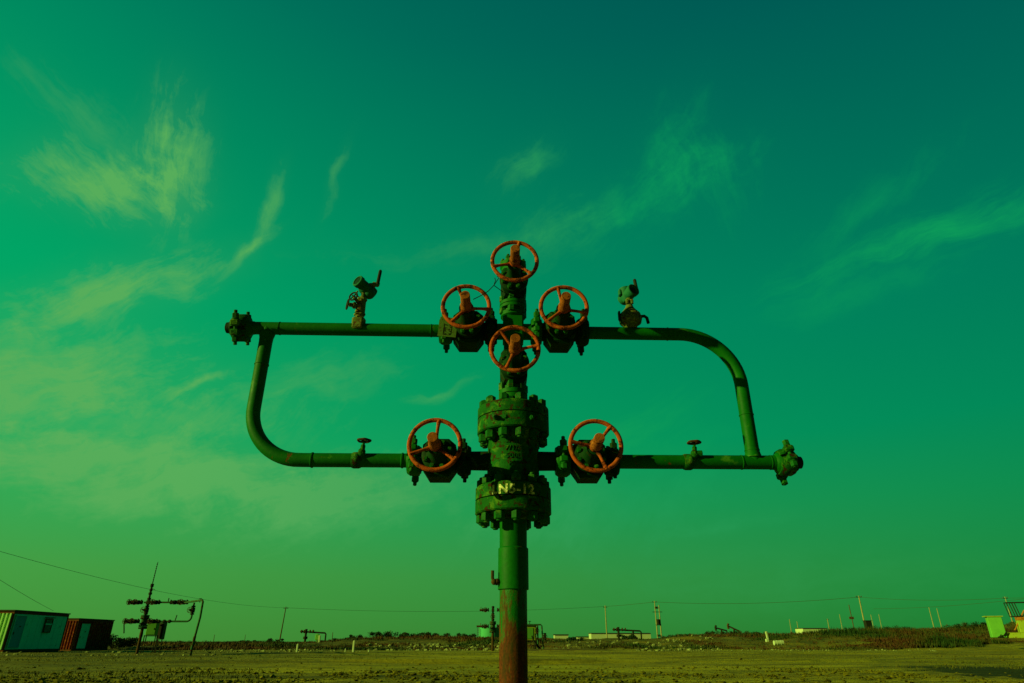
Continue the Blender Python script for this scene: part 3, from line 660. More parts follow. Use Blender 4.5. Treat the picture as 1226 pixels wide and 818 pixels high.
# arms and the two loops
UT = lambda x: ZU - .006 * x
r_ = .0465
rod('lower_left_loop', [(-.68, 0, ZL), (-1.05, 0, ZL), (-1.39, 0, ZL)] + arc((-1.415, ZL + .36), .36, R(-90), R(-180), 18)[1:] + [Vector((-1.775, 0, 2.45)), Vector((-1.775, 0, ZU + .01))], r_)
rod('upper_left_arm', [(-.52, 0, UT(-.52)), (-1.9, 0, UT(-1.9))], r_)
rod('lower_right_arm', [(.68, 0, ZL), (1.78, 0, ZL)], r_)
rod('upper_right_loop', [(.53, 0, UT(.5)), (1.0, 0, UT(1))] + [p + Vector((0, 0, 0)) for p in arc((1.215, UT(1.2) - .40), .40, R(90), R(0), 20)] + [Vector((1.615, 0, 2.2)), Vector((1.615, 0, ZL))], r_)
for x in (-1.69, -.595): collar(x, UT(x))
collar(-1.775, 2.47, .050, .012, 'Z')
for x in (-1.33, -.735): collar(x, ZL, .0515, .016)
for x in (1.53, 1.725): collar(x, ZL, .0495)
collar(1.13, UT(1.13), .0495); collar(1.615, 2.12, .050, .012, 'Z'); collar(1.615, 1.87, .050, .012, 'Z')
for (x, z, s_) in ((-1.775, ZU - .062, 1), (1.615, ZL + .062, -1)):  # tee reinforcement
    mb = MB(); mb.lathe([(-.035, .0468), (-.005, .0485), (.02, .055), (.03, .056)], (x, 0, z), (0, 0, s_), 32); mb.build('tee_saddle', M['green'], well)
def end_clamp(x, z, sx, rot, r=.100, st=.125):
    o = clamp_mesh_part(x, z, .105, r, rot, 'green_cast', st)
    mb = MB(); mb.lathe([(.0, .070), (.012, .072), (.016, .060), (.030, .056), (.032, .042), (.060, .040), (.066, .030)], (sx * .045, 0, 0), (sx, 0, 0), 28)
    mb.build('blind_plug', M['green_dark'], o)
    mb = MB(); mb.lathe([(0, .049), (.018, .050), (.034, .066), (.045, .068)], (-sx * .090, 0, 0), (sx, 0, 0), 28); mb.build('hub', M['green'], o)
end_clamp(-1.965, UT(-1.96), -1, 24); end_clamp(1.825, ZL, 1, -20, .090, .106)

# needle valves on the lower arm
def needle_valve(x, z, s=1):
    mb = MB(); mb.lathe([(-.012, .050), (0, .054), (.035, .054), (.045, .050)], (x - .055, 0, z), (1, 0, 0), 28)
    mb.sphere((x - .03, -.035, z + .005), .036, 14); mb.cyl((x - .02, -.035, z + .01), (x + .012, -.045, z + .045), .024, n=16); mb.sphere((x + .0, -.045, z + .045), .026, 12)
    mb.hexn((x + .004, -.045, z + .06), (x + .006, -.045, z + .092), .016); mb.cyl((x + .005, -.045, z + .05), (x + .008, -.045, z + .12), .0085, n=10)
    if s < 0: mb.hexn((x + .01, -.045, z + .045), (x + .052, -.050, z + .045), .022)
    o = mb.build('needle_valve', M['green_cast'], well)
    w = MB(); c = Vector((x + .008, -.045, z + .122)); n = 30
    w.tube([c + Vector(((.040 + .003 * math.cos(i * 2 * math.pi / 6)) * math.cos(2 * math.pi * i / n), (.040 + .003 * math.cos(i * 2 * math.pi / 6)) * math.sin(2 * math.pi * i / n), 0)) for i in range(n)], .0075, 8, closed=True)
    for k in range(4): a = R(45 + 90 * k); w.tube([c, c + Vector((.04 * math.cos(a), .04 * math.sin(a), 0))], .005, 8)
    w.cyl(c - Vector((0, 0, .01)), c + Vector((0, 0, .014)), .011, n=12)
    w.build('small_handwheel', M['brown'], o)
needle_valve(-1.0, ZL, 1); needle_valve(1.205, ZL, -1)

# pressure transmitters
def transmitter_left(x, z):
    root = MB(); root.hexn((x, -.01, z + .0), (x, -.01, z + .085), .050, .4); root.box((x, -.03, z + .03), (.075, .06, .09), bev=.008); root.cyl((x, -.01, z + .08), (x, -.01, z + .12), .030, n=16)
    root.hexn((x, -.01, z + .105), (x, -.01, z + .125), .043)
    root.cyl((x, -.01, z + .12), (x + .005, -.01, z + .235), .037, .032, n=20); root.hexn((x + .005, -.01, z + .225), (x + .005, -.01, z + .245), .040)
    root.cyl((x - .0, -.02, z + .18), (x - .075, -.05, z + .175), .015, n=12); root.hexn((x - .03, -.03, z + .178), (x - .05, -.04, z + .177), .025)
    root.cyl((x - .01, -.03, z + .20), (x - .035, -.09, z + .215), .013, n=12)
    o = root.build('pressure_transmitter', M['grey_metal'], well)
    for (c, nrm, rr) in ((Vector((x - .085, -.055, z + .175)), Vector((-.9, -.4, .05)), .036), (Vector((x - .038, -.1, z + .217)), Vector((-.35, -.9, .1)), .032)):
        w = MB(); q = nrm.to_track_quat('Z', 'Y').to_matrix(); n = 24
        w.tube([c + q @ Vector((rr * math.cos(2 * math.pi * i / n), rr * math.sin(2 * math.pi * i / n), 0)) for i in range(n)], .006, 8, closed=True)
        for k in range(4): a = R(45 + 90 * k); w.tube([c, c + q @ Vector((rr * math.cos(a), rr * math.sin(a), 0))], .0045, 8)
        w.build('small_handwheel', M['black'], o)
    nk = MB(); nk.lathe([(0, .026), (.02, .022), (.03, .016), (.06, .018), (.085, .024)], (x + .01, -.01, z + .24), (.05, 0, 1), 20); nk.tube([(x - .012, -.02, z + .25), (x - .04, -.03, z + .27), (x - .03, -.03, z + .30)], .006, 8); nk.build('neck', M['grey_metal'], o)
    c = Vector((x + .018, -.01, z + .345)); d = Vector((-.50, -.68, .20)).normalized()
    h = MB(); h.lathe([(-.088, .030), (-.086, .043), (-.066, .046), (-.062, .041), (.050, .041), (.052, .047), (.080, .047), (.084, .043), (.084, .036), (.078, .034)], c, d, 32)
    h.sphere(c + Vector((.0, .0, -.012)), .050, 18, (1, 1, .9)); h.sphere(c + Vector((.03, .02, -.04)), .046, 16)
    h.build('transmitter_head', M['teal_housing'], o)
    g = MB(); g.lathe([(.079, .033), (.080, .02)], c, d, 24); g.build('display_glass', M['glass'], o)
    e = MB(); e.cyl(c + Vector((.03, 0, .02)), c + Vector((.075, 0, .022)), .015, n=14); e.hexn(c + Vector((.055, 0, .022)), c + Vector((.075, 0, .022)), .022); e.sphere(c + Vector((.088, 0, .022)), .018, 12); e.build('conduit_elbow', M['grey_metal'], o)
    an = MB(); an.lathe([(.0, .016), (.012, .016), (.016, .013), (.115, .0125), (.125, .008)], c + Vector((.090, 0, .026)), (.10, 0, 1), 16); an.build('antenna', M['black'], o)
def transmitter_right(x, z):
    root = MB(); root.lathe([(.03, .040), (.055, .050), (.075, .078), (.11, .086), (.145, .076), (.175, .050), (.20, .032), (.225, .024)], (x, -.01, z), (0, 0, 1), 26)
    root.box((x - .04, -.03, z + .135), (.05, .06, .05), bev=.01, rz=.3); root.box((x + .035, -.05, z + .12), (.05, .05, .06), bev=.01, rz=-.2)
    o = root.build('pressure_transmitter', M['grey_metal'], well)
    f = MB(); f.box((x - .085, -.03, z + .125), (.014, .036, .07), bev=.004); f.cyl((x - .08, -.03, z + .12), (x + .07, -.03, z + .12), .008, n=8); f.box((x - .079, -.03, z + .085), (.012, .03, .055), bev=.004)
    f.tube([(x + .07, -.03, z + .12), (x + .098, -.035, z + .122), (x + .115, -.04, z + .105), (x + .122, -.042, z + .06)], .0115, 12); f.build('vent_fitting', M['green_dark'], o)
    nk = MB(); nk.lathe([(0, .028), (.02, .020), (.04, .022), (.06, .028)], (x, -.01, z + .215), (0, 0, 1), 18)
    for sx in (-1, 1): nk.hexn((x + sx * .018, -.032, z + .225), (x + sx * .018, -.032, z + .262), .0115)
    nk.build('neck', M['grey_metal'], o)
    c = Vector((x + .0, -.005, z + .315)); d = Vector((.38, -.80, .12)).normalized()
    h = MB(); h.lathe([(-.080, .034), (-.076, .043), (-.03, .046), (.045, .044), (.047, .049), (.072, .049), (.076, .045), (.076, .038), (.062, .035)], c, d, 32)
    h.lathe([(-.06, .046), (.02, .042), (.05, .03)], c + Vector((-.012, .01, -.002)), (.12, 0, -1), 22); h.box(c + Vector((-.062, .0, .016)), (.02, .04, .05), bev=.005)
    h.build('transmitter_head', M['teal_housing'], o)
    g = MB(); g.lathe([(.061, .034), (.063, .02)], c, d, 24); g.build('display_glass', M['glass'], o)
    an = MB(); an.lathe([(0, .014), (.008, .016), (.03, .0155), (.036, .0135), (.112, .0125), (.12, .008)], c + Vector((.068, -.01, .012)), (-.10, 0, 1), 16); an.cyl(c + Vector((.03, -.01, .03)), c + Vector((.068, -.01, .03)), .012, n=12); an.build('antenna', M['black'], o)
transmitter_left(-1.125, ZU + .01); transmitter_right(.865, ZU)

# tag plate hung on the upper left clamp
tp = MB(); TM = Matrix.Translation((-.462, -.150, 2.705)) @ Matrix.Rotation(R(5), 4, 'Y') @ Matrix.Rotation(R(-6), 4, 'X')
tp.box((0, 0, 0), (.128, .004, .160), M=TM); tpo = tp.build('tag_plate', M['tag'], well)
ik = MB(); rr_ = random.Random(5)
for cx in (-.016, .014):
    for k in range(5):
        zz = .012 - k * .017
        for q in range(3): ik.box((cx + rr_.uniform(-.008, .008), -.0032, zz + rr_.uniform(-.006, .006)), (rr_.uniform(.003, .016), .001, rr_.uniform(.002, .006)), M=TM)
for (cx, cz, w, h) in ((-.004, -.078, .05, .003), (-.028, -.03, .003, .085), (.026, -.03, .003, .085)): ik.box((cx, -.0032, cz + .012), (w, .001, h), M=TM)
ik.build('plate_marks', M['ink'], tpo)
# thin wire between the two wheels
wi = MB()
def P3(px, py, Y): p = at(px, py, Y) - T0; return (p.x, p.y, p.z)
wi.tube([P3(565, 359, 3.72), P3(575, 354, 3.76), P3(583, 349, 3.80), P3(590, 342, 3.85), P3(596, 333, 3.84), P3(594, 331, 3.82)], .0028, 6)
wi.tube([P3(590, 342, 3.85), P3(592, 336, 3.84), P3(591, 333, 3.83)], .0028, 6)
wi.tube([P3(590, 342, 3.85), P3(596, 346, 3.95), P3(602, 350, 4.1)], .0028, 6)
wi.build('tie_wire', M['ink'], well)
# ------------------------------------------------------------------ background
#BG#
def part(mb, name, mat, parent, loc=None, rz=0):
    o = mb.build(name, M[mat] if isinstance(mat, str) else mat, parent)
    if loc is not None: o.location = loc
    if rz: o.rotation_euler = (0, 0, rz)
    return o
def gpt(px, py, Y):
    p = at(px, py, Y); return p

# --- containers on the left -------------------------------------------------
def corrugated(w, h, n, depth=.05):
    """panel in the XZ plane, facing -Y, trapezoid ribs"""
    mb = MB(); xs = []; k = w / n
    for i in range(n): xs += [(i * k, 0), (i * k + k * .3, 0), (i * k + k * .45, -depth), (i * k + k * .85, -depth)]
    xs.append((w, 0)); m = len(xs)
    vs = [(x, y, 0) for x, y in xs] + [(x, y, h) for x, y in xs] + [(x, y + .03, 0) for x, y in xs] + [(x, y + .03, h) for x, y in xs]
    fs = []
    for i in range(m - 1): fs += [(i, i + 1, m + i + 1, m + i), (2 * m + i + 1, 2 * m + i, 3 * m + i, 3 * m + i + 1), (m + i, m + i + 1, 3 * m + i + 1, 3 * m + i), (i + 1, i, 2 * m + i, 2 * m + i + 1)]
    fs += [(0, m, 3 * m, 2 * m), (m - 1, 3 * m - 1, 4 * m - 1, 2 * m - 1)]
    return mb.add(vs, fs)
def container(name, corner, L, H, Wd, rz, mats, label, ribs_side, door, win=None, roof_over=.06, nend=9):
    """corner = front right bottom corner of the end that faces the camera; the long side runs away from it"""
    o = empty(name, corner, rz, label=label, cat='container', group=None)
    end, side, trim, doorm = mats
    c = corrugated(Wd - .16, H - .30, nend, .06); part(c, 'end_wall', end, o, (-Wd + .08, .0, .16))
    b = MB()
    if ribs_side: b = corrugated(L - .16, H - .30, ribs_side, .045)
    else:
        b.box(((L - .16) / 2, .02, (H - .3) / 2), (L - .16, .05, H - .3))
        for k in range(1, 9): b.box((k * L / 9, -.009, (H - .3) / 2), (.03, .008, H - .32))
    sw = part(b, 'side_wall', side, o, (-.02, .08, .16), R(90))
    bk = MB(); bk.box((-Wd / 2, L / 2, H / 2), (Wd - .16, L - .2, H - .32)); part(bk, 'inner_walls', 'roof', o)
    f = MB()
    for (x, y) in ((-.05, .05), (-Wd + .05, .05), (-.05, L - .05), (-Wd + .05, L - .05)): f.box((x, y, H / 2), (.12, .12, H - .02))
    for z, hh in ((.09, .16), (H - .09, .15)):
        f.box((-Wd / 2, .03, z), (Wd - .22, .07, hh)); f.box((-.035, L / 2, z), (.08, L - .22, hh)); f.box((-Wd + .035, L / 2, z), (.08, L - .22, hh)); f.box((-Wd / 2, L - .03, z), (Wd - .22, .07, hh))
    part(f, 'frame', trim, o)
    r = MB(); r.box((-Wd / 2, L / 2, H + .035), (Wd + roof_over * 2, L + roof_over * 2, .075)); part(r, 'roof', 'roof', o)
    sk = MB(); sk.box((-.16, L / 2, -.07), (.18, L - .1, .16)); sk.box((-Wd + .16, L / 2, -.07), (.18, L - .1, .16)); 
    for q in range(4): sk.box((-Wd / 2, .3 + q * (L - .6) / 3, -.08), (Wd - .52, .16, .12))
    part(sk, 'skid', 'roof', o)
    y0, y1, zb, z1 = door
    d = MB(); d.box((.040, (y0 + y1) / 2, (zb + z1) / 2), (.03, y1 - y0, z1 - zb)); dd = part(d, 'door', doorm, o)
    h = MB(); h.box((.075, y0 + .14, (zb + z1) / 2 - .1), (.03, .05, .16)); part(h, 'handle', 'black', dd)
    h = MB(); h.box((.062, (y0 + y1) / 2 + .1, z1 - .65), (.012, .16, .07)); part(h, 'notice_plate', 'black', dd)
    h = MB()
    for (yy, w) in ((y0 - .03, .05), (y1 + .03, .05)): h.box((.045, yy, (zb + z1) / 2), (.05, w, z1 - zb + .08))
    h.box((.05, (y0 + y1) / 2, z1 + .05), (.06, y1 - y0 + .14, .06)); part(h, 'door_frame', trim if ribs_side else side, o)
    if win:
        y0, y1, zb, z1 = win
        g = MB(); g.box((.030, (y0 + y1) / 2, (zb + z1) / 2), (.02, y1 - y0, z1 - zb)); ww = part(g, 'window', 'glass', o)
        g = MB()
        for yy in (y0, y1): g.box((.055, yy, (zb + z1) / 2), (.05, .06, z1 - zb + .06))
        for zz in (zb, z1): g.box((.056, (y0 + y1) / 2, zz), (.052, y1 - y0 - .062, .06))
        g.box((.095, (y0 + y1) / 2, z1 + .10), (.12, y1 - y0 + .34, .04)); part(g, 'window_frame', 'rust_trim', ww)
        g = MB()
        for k in range(1, 6): g.cyl((.066, y0 + (y1 - y0) * k / 6, zb + .03), (.066, y0 + (y1 - y0) * k / 6, z1 - .03), .013, n=8)
        g.box((.072, (y0 + y1) / 2, (zb + z1) / 2 + .1), (.012, y1 - y0 - .07, .09)); part(g, 'window_bars', 'teal', ww)
    return o
container('office_container', (-33.65, 47, .06), 6.25, 2.52, 2.45, R(2), ('container_end', 'teal', 'rust_trim', 'teal_dark'),
          'teal site cabin with pale ribbed end, rusty roof edge and a barred window', 0, (.30, 1.35, .28, 2.22), (3.55, 4.35, 1.25, 2.12))
container('storage_container', (-38.35, 61.8, -.05), 5.2, 2.56, 2.45, R(-2), ('rust_red', 'rust_red', 'rust_trim', 'teal'),
          'rusty red shipping container with a single teal door', 16, (.55, 1.75, .2, 2.2), None)

# --- far wellheads ------------------------------------------------------------
def small_wheel(parent, c, r=.16, ang=0, mat='far_rust', nrm=(0, -1, 0)):
    w = MB(); q = Vector(nrm).to_track_quat('Z', 'Y').to_matrix(); c = Vector(c); n = 20
    w.tube([c + q @ Vector((r * math.cos(2 * math.pi * i / n), r * math.sin(2 * math.pi * i / n), 0)) for i in range(n)], .016, 6, closed=True)
    for k in range(3): a = R(ang + 120 * k); w.tube([c, c + q @ Vector((r * math.cos(a), r * math.sin(a), 0))], .012, 5)
    w.cyl(c - q @ Vector((0, 0, .10)), c + q @ Vector((0, 0, .16)), .035, n=10)
    return part(w, 'handwheel', mat, parent)
def small_valve(parent, c, ang=0, vertical=False, wheel=True):
    mb = MB(); x, y, z = c
    mb.box((x, y, z), (.20, .2, .24) if not vertical else (.2, .2, .3), bev=.03); mb.cyl((x, y - .1, z), (x, y - .22, z), .10, n=16); mb.cyl((x, y - .22, z), (x, y - .36, z), .045, n=12)
    for s_ in (-1, 1):
        d = Vector((0, 0, s_)) if vertical else Vector((s_, 0, 0)); p = Vector(c)
        mb.cyl(p + d * .10, p + d * .17, .06, n=12); mb.cyl(p + d * .17, p + d * .25, .115, n=14)
        mb.hexn(p + d * .185 + Vector((0, -.06, .1 if not vertical else 0)), p + d * .235 + Vector((0, -.06, .14 if not vertical else 0)), .03)
    o = part(mb, 'gate_valve', 'far_dark', parent)
    if wheel: small_wheel(o, (x, y - .40, z), .155, ang)
    return o
def small_tree(root, zl, zu, ztop):
    """casing, spool, flanges and stack, local coordinates"""
    m = MB(); m.cyl((0, 0, -.2), (0, 0, zl - .3), .085, n=20); m.cyl((0, 0, zl - .85), (0, 0, zl - .62), .098, n=20); part(m, 'casing_pipe', 'far_rust', root)
    m = MB()
    for (a, b, r) in ((zl - .36, zl - .27, .24), (zl - .26, zl - .17, .24), (zl - .17, zl + .17, .17), (zl + .17, zl + .26, .24), (zl + .27, zl + .35, .24)): m.cyl((0, 0, a), (0, 0, b), r, n=24)
    part(m, 'tubing_spool', 'far_green', root)
    for (z, n) in ((zl - .42, 10), (zl - .14, 10), (zl + .12, 10)):
        b = MB()
        b.hexn((0, 0, 0), (0, 0, .06), .04)
        pr = b.build('flange_nut', M['far_dark'], root)
        for k in range(n):
            q = pr if k == 0 else pr.copy()
            if k: COL.objects.link(q); q.parent = root
            q.location = (.2 * math.cos(2 * math.pi * k / n), .2 * math.sin(2 * math.pi * k / n), z)
    m = MB(); m.cyl((0, 0, zl + .35), (0, 0, zu - .1), .07, n=16); m.cyl((0, 0, zl + .38), (0, 0, zl + .5), .11, n=16); m.box((0, 0, zu), (.2, .2, .24), bev=.02); m.cyl((0, 0, zu + .1), (0, 0, ztop), .06, n=14); m.cyl((0, 0, zu + .14), (0, 0, zu + .26), .105, n=14)
    part(m, 'valve_stack', 'far_dark', root)
    small_valve(root, (0, 0, (zl + zu) / 2 + .1), 20, True)
def pipe(root, pts, r=.05, mat='far_green', name='flow_pipe'):
    m = MB(); m.tube(pts, r, 12); return part(m, name, mat, root)

# left well, behind the containers' end, with mast and riser
Y1 = 42.0; B = at(165, 782, Y1); X1 = xat(172.5, Y1, 1.8)
w1 = empty('wellhead', (X1, Y1, 0), R(0), label='dark green wellhead with a tall thin mast, beside the rusty container', cat='wellhead', group='smaller wellheads in the distance')
small_tree(w1, 1.80, 2.86, 3.88)
m = MB(); m.cyl((0, 0, 3.3), (0, 0, 3.42), .10, n=12); m.cyl((0, 0, 3.5), (0, 0, 3.62), .085, n=12); m.cyl((0, 0, 3.74), (0, 0, 3.92), .095, n=12); m.tube([(0, 0, 3.65), (.16, -.1, 3.62), (.30, -.1, 3.56)], .014, 6); part(m, 'lubricator', 'far_dark', w1)
m = MB(); m.cyl((0, 0, 3.9), (.04, 0, 5.2), .026, .018, n=8)
for k in range(9): m.cyl((.03 * k / 9, 0, 4.0 + .13 * k), (.03 * k / 9, 0, 4.05 + .13 * k), .036, n=8)
part(m, 'mast', 'far_dark', w1)
for (xx, aa) in ((-.62, 0), (.45, 30)): small_valve(w1, (xx, 0, 2.86), aa)
small_valve(w1, (-.95, 0, 2.86), 40); small_valve(w1, (1.6, 0, 2.86), 80, wheel=False); small_valve(w1, (2.15, 0, 2.86), 50)
pipe(w1, [(-.25, 0, 2.86), (.0, 0, 2.86)]); 
xr = xat(219, Y1, 2.8) - X1; xe = xat(244, 37.5, 2.8) - X1
pipe(w1, [(.6, 0, 2.86), (1.4, 0, 2.86)]); pipe(w1, [(2.35, 0, 2.86), (xr, -.1, 2.84), (xr + .25, -.3, 2.83), (xe - .12, -4.4, 2.75), (xe - .02, -4.5, 2.66), (xe - .0, -4.52, 1.9), (xe - .05, -4.6, .9)], .055)
pipe(w1, [(xe - .05, -4.6, .95), (xe - .08, -4.7, -.2)], .07, 'far_green', 'riser_base')
pipe(w1, [(.3, 0, 1.8), (2.1, 0, 1.8)] + arc((2.35 + .2, 2.05), .25, R(-90), R(0), 6) + [Vector((2.8, 0, 2.84))], .052)
m = MB()
for k in range(5): m.cyl((.2 + k * .32, 0, 1.8), (.30 + k * .32, 0, 1.8), .10, n=12)
part(m, 'coupling', 'far_dark', w1)
for (xx, aa) in ((-.55, 10), (.55, 40)): small_valve(w1, (xx, 0, 1.8), aa)
small_valve(w1, (-.92, 0, 1.8), 60); small_valve(w1, (2.8, 0, 2.42), 0, True)
m = MB(); m.tube([(-1.12, -.05, 1.95), (-1.10, -.1, 1.6), (-1.02, -.1, 1.3), (-.98, -.12, 1.15)], .035, 8); part(m, 'hanging_hose', 'far_dark', w1)
m = MB(); m.cyl((1.85, 0, 1.82), (1.9, 0, 2.15), .03, n=8); m.cyl((1.25, -.1, 2.9), (1.25, -.1, 3.1), .03, n=8); m.cyl((3.4, -.6, 2.82), (3.4, -.6, 3.02), .025, n=8); m.cyl((3.4, -.6, 3.02), (3.4, -.6, 3.05), .09, n=10); part(m, 'gauge', 'far_dark', w1)
# control cabinet and box behind it
p = at(182, 756, 46); cb = empty('control_cabinet', (xat(182, 46, 1.3), 46, 0), R(10), label='pale lime cabinet on a steel stand behind the mast wellhead', cat='cabinet')
m = MB(); m.box((0, 0, 1.45), (.62, .45, .78), bev=.02); part(m, 'cabinet_body', 'lime', cb)
m = MB(); m.box((0, 0, 1.865), (.72, .55, .045)); part(m, 'cabinet_roof', 'limeyellow', cb)
m = MB(); m.box((0, -.235, 1.45), (.5, .02, .66)); dd = part(m, 'door', 'lime', cb); m = MB(); m.box((.18, -.255, 1.45), (.04, .03, .1)); part(m, 'handle', 'black', dd)
m = MB()
for sx in (-1, 1):
    for sy in (-1, 1): m.box((sx * .34, sy * .2, .52), (.05, .05, 1.12))
for z in (.35, 1.03): m.box((0, -.2, z), (.63, .04, .04)); m.box((0, .2, z), (.63, .04, .04))
part(m, 'stand', 'far_dark', cb)
cb2 = empty('junction_box', (xat(193.5, 46.6, 1.3), 46.6, 0), R(-8), label='narrow dark green box on posts right of the lime cabinet', cat='box')
m = MB(); m.box((0, 0, 1.35), (.40, .3, 1.05), bev=.015); part(m, 'box_body', 'far_green', cb2)
m = MB(); m.box((0, 0, 1.90), (.46, .36, .04)); m.box((0, -.165, 1.35), (.32, .02, .9)); part(m, 'box_lid', 'far_dark', cb2)
m = MB(); m.box((-.15, 0, .4), (.05, .05, .86)); m.box((.15, 0, .4), (.05, .05, .86)); part(m, 'posts', 'far_dark', cb2)

# middle well, partly behind the main casing
Y2 = 52.0; X2 = xat(590, Y2, 1.7)
w2 = empty('wellhead', (X2, Y2, 0), 0, label='small distant wellhead half hidden behind the main casing pipe, in front of the round tank', cat='wellhead', group='smaller wellheads in the distance')
small_tree(w2, 1.72, 2.84, 3.12)
for z in (1.72, 2.84):
    for (xx, aa) in ((-.55, 0), (.55, 30)): small_valve(w2, (xx, 0, z), aa)
    m = MB(); m.cyl((-.8, 0, z), (-1.0 if z > 2 else -1.2, 0, z), .07, n=12); m.cyl((-.9, 0, z - .0), (-.9, 0, z + .22), .02, n=6); part(m, 'end_plug', 'far_rust', w2)
pipe(w2, [(.8, 0, 2.84), (1.2, 0, 2.84), (1.35, 0, 2.7), (1.38, 0, 1.9), (1.25, 0, 1.74), (.8, 0, 1.72)])
# heater frame with hoses right of the casing
Y3 = 54.0; pr0 = empty('pipe_gantry', (xat(641, Y3, 1), Y3, 0), 0, label='green pipe gantry with drooping hoses just right of the main casing', cat='pipe frame')
xA = xat(628, Y3, 1.9) - xat(641, Y3, 1); xB = xat(648.6, Y3, 1.9) - xat(641, Y3, 1)
pipe(pr0, [(xA, 0, 1.88), (xB - .08, 0, 1.88), (xB, 0, 1.80), (xB + .1, 0, -.1)], .055)
pipe(pr0, [(xA + 1.0, 0, 1.84), (xA + 1.02, 0, -.05)], .06)
m = MB(); m.tube([(xA + .55, -.2, 1.1), (xA + .7, -.3, .7), (xA + .95, -.4, .4), (xA + 1.15, -.45, .05)], .06, 8); m.tube([(xA + .8, -.1, 1.25), (xA + .9, -.3, .55), (xA + 1.3, -.35, .1)], .045, 8); part(m, 'hose', 'far_dark', pr0)
small_valve(pr0, (xB - .38, 0, 1.45), 20, True); small_valve(pr0, (xB + .22, 0, 1.05), 20, True)
m = MB(); m.cyl((xA + .4, 0, 1.9), (xA + .4, 0, 2.1), .025, n=6); m.cyl((xA + .4, 0, 2.1), (xA + .4, 0, 2.14), .11, n=10); part(m, 'needle_valve', 'far_dark', pr0)
cb3 = empty('control_cabinet', (xat(635.5, 58, 1.3), 58, 0), R(8), label='yellow green cabinet directly right of the main casing, behind the pipe gantry', cat='cabinet')
m = MB(); m.box((0, 0, 1.32), (.85, .5, 1.05), bev=.02); part(m, 'cabinet_body', 'limeyellow', cb3)
m = MB(); m.box((0, 0, 1.88), (.95, .6, .05)); part(m, 'cabinet_roof', 'roof', cb3)
m = MB()
m.box((0, 0, .70), (.66, .34, .04))
for sx in (-1, 1): m.box((sx * .36, -.2, .37), (.06, .06, .84)); m.box((sx * .36, .2, .37), (.06, .06, .84))
part(m, 'stand', 'far_dark', cb3)
m = MB(); m.box((-.1, -.262, 1.32), (.5, .02, .8)); part(m, 'door', 'lime', cb3)

# round tank
Y = 140.; x0, x1 = xat(573.5, Y, 2.5), xat(603, Y, 2.5); rt = (x1 - x0) / 2
tk = empty('storage_tank', ((x0 + x1) / 2, Y, 0), 0, label='pale green round tank on the horizon behind the half hidden wellhead', cat='tank')
m = MB(); m.lathe([(.3, rt), (3.1, rt)], n=40); part(m, 'tank_shell', 'tank', tk)
m = MB(); m.lathe([(3.1, rt * 1.02), (3.2, rt * 1.02), (3.5, .3)], n=40); part(m, 'tank_roof', 'tank', tk)
m = MB()
for sx in (-.2, .2): m.box((-rt * .9 + sx - .3, -rt * .6, 1.6), (.06, .06, 3.0))
for k in range(9): m.box((-rt * .9 - .3, -rt * .6, .4 + k * .32), (.34, .04, .04))
part(m, 'ladder', 'far_rust', tk)

# low pipe racks far out
def rack(x0p, x1p, ytop, Y, lab, extra):
    a = xat(x0p, Y, 2); b = xat(x1p, Y, 2); zt_ = at(x0p, ytop, Y).z; zt2 = at(x1p, ytop + 1.8, Y).z; g = gz((a + b) / 2, Y)
    o = empty('pipe_rack', (a, Y, 0), 0, label=lab, cat='pipe frame'); w = b - a
    pipe(o, [(0, 0, zt_), (w - .12, 0, zt2), (w, 0, zt2 - .12), (w, 0, g - .2)], .10, 'far_dark')
    m = MB(); m.cyl((.75, 0, g - .2), (.75, 0, zt_), .14, n=12); m.cyl((.75, 0, zt_ - .9), (.75, 0, zt_ - .6), .28, n=14); m.cyl((.75, 0, zt_ - .25), (.75, 0, zt_ + .3), .16, n=12); part(m, 'casing_pipe', 'far_dark', o)
    m = MB()
    for q in (.1, .45, 1.2, 1.6): m.cyl((q, 0, zt_), (q + .14, 0, zt_), .2, n=12)
    part(m, 'coupling', 'far_rust', o)
    if extra: m = MB(); m.cyl((w * .68, 0, g), (w * .68, 0, zt2 - .1), .07, n=8); m.box((w * .68, 0, g + .75), (.5, .3, .7), bev=.05); part(m, 'valve_box', 'lime', o)
    else: m = MB(); m.cyl((w * .72, 0, zt2 - .5), (w * .72, 0, zt2), .12, n=8); part(m, 'hanging_valve', 'far_dark', o)
    return o
rack(359.8, 390.6, 756.2, 92, 'low dark pipe rack right of the leaning timber pole', True)
rack(733.5, 767.3, 753.8, 92, 'low dark pipe rack in front of the long white shed', False)

# white marker posts
def marker(px, yt, yb, Y, w, lab):
    x = xat(px, Y); zt_ = at(px, yt, Y).z; g = gz(x, Y)
    m = MB(); m.box((0, 0, (zt_ - g) / 2 - .1), (w, w, zt_ - g + .2), bev=.02); m.lathe([(0, w * .62), (.03, w * .45)], (0, 0, zt_ - g), (0, 0, 1), 4, R(45), False)
    o = m.build('marker_post', M['white']); o.location = (x, Y, g); tag(o, lab, 'post', 'white marker posts at the yard edge')
marker(357, 771.5, 782, 50, .12, 'short white marker post just left of the low pipe rack, in front of it')
marker(424, 767.5, 782, 50, .13, 'tallest white marker post, alone between the pipe rack and the rubble')
marker(414.5, 777, 781, 52, .07, 'tiny white post immediately left of the tallest white marker post')
marker(442.5, 778.5, 782, 50, .10, 'stubby white post right of the tallest white marker post')
marker(382, 761, 774, 84, .22, 'pale post standing behind the low pipe rack')

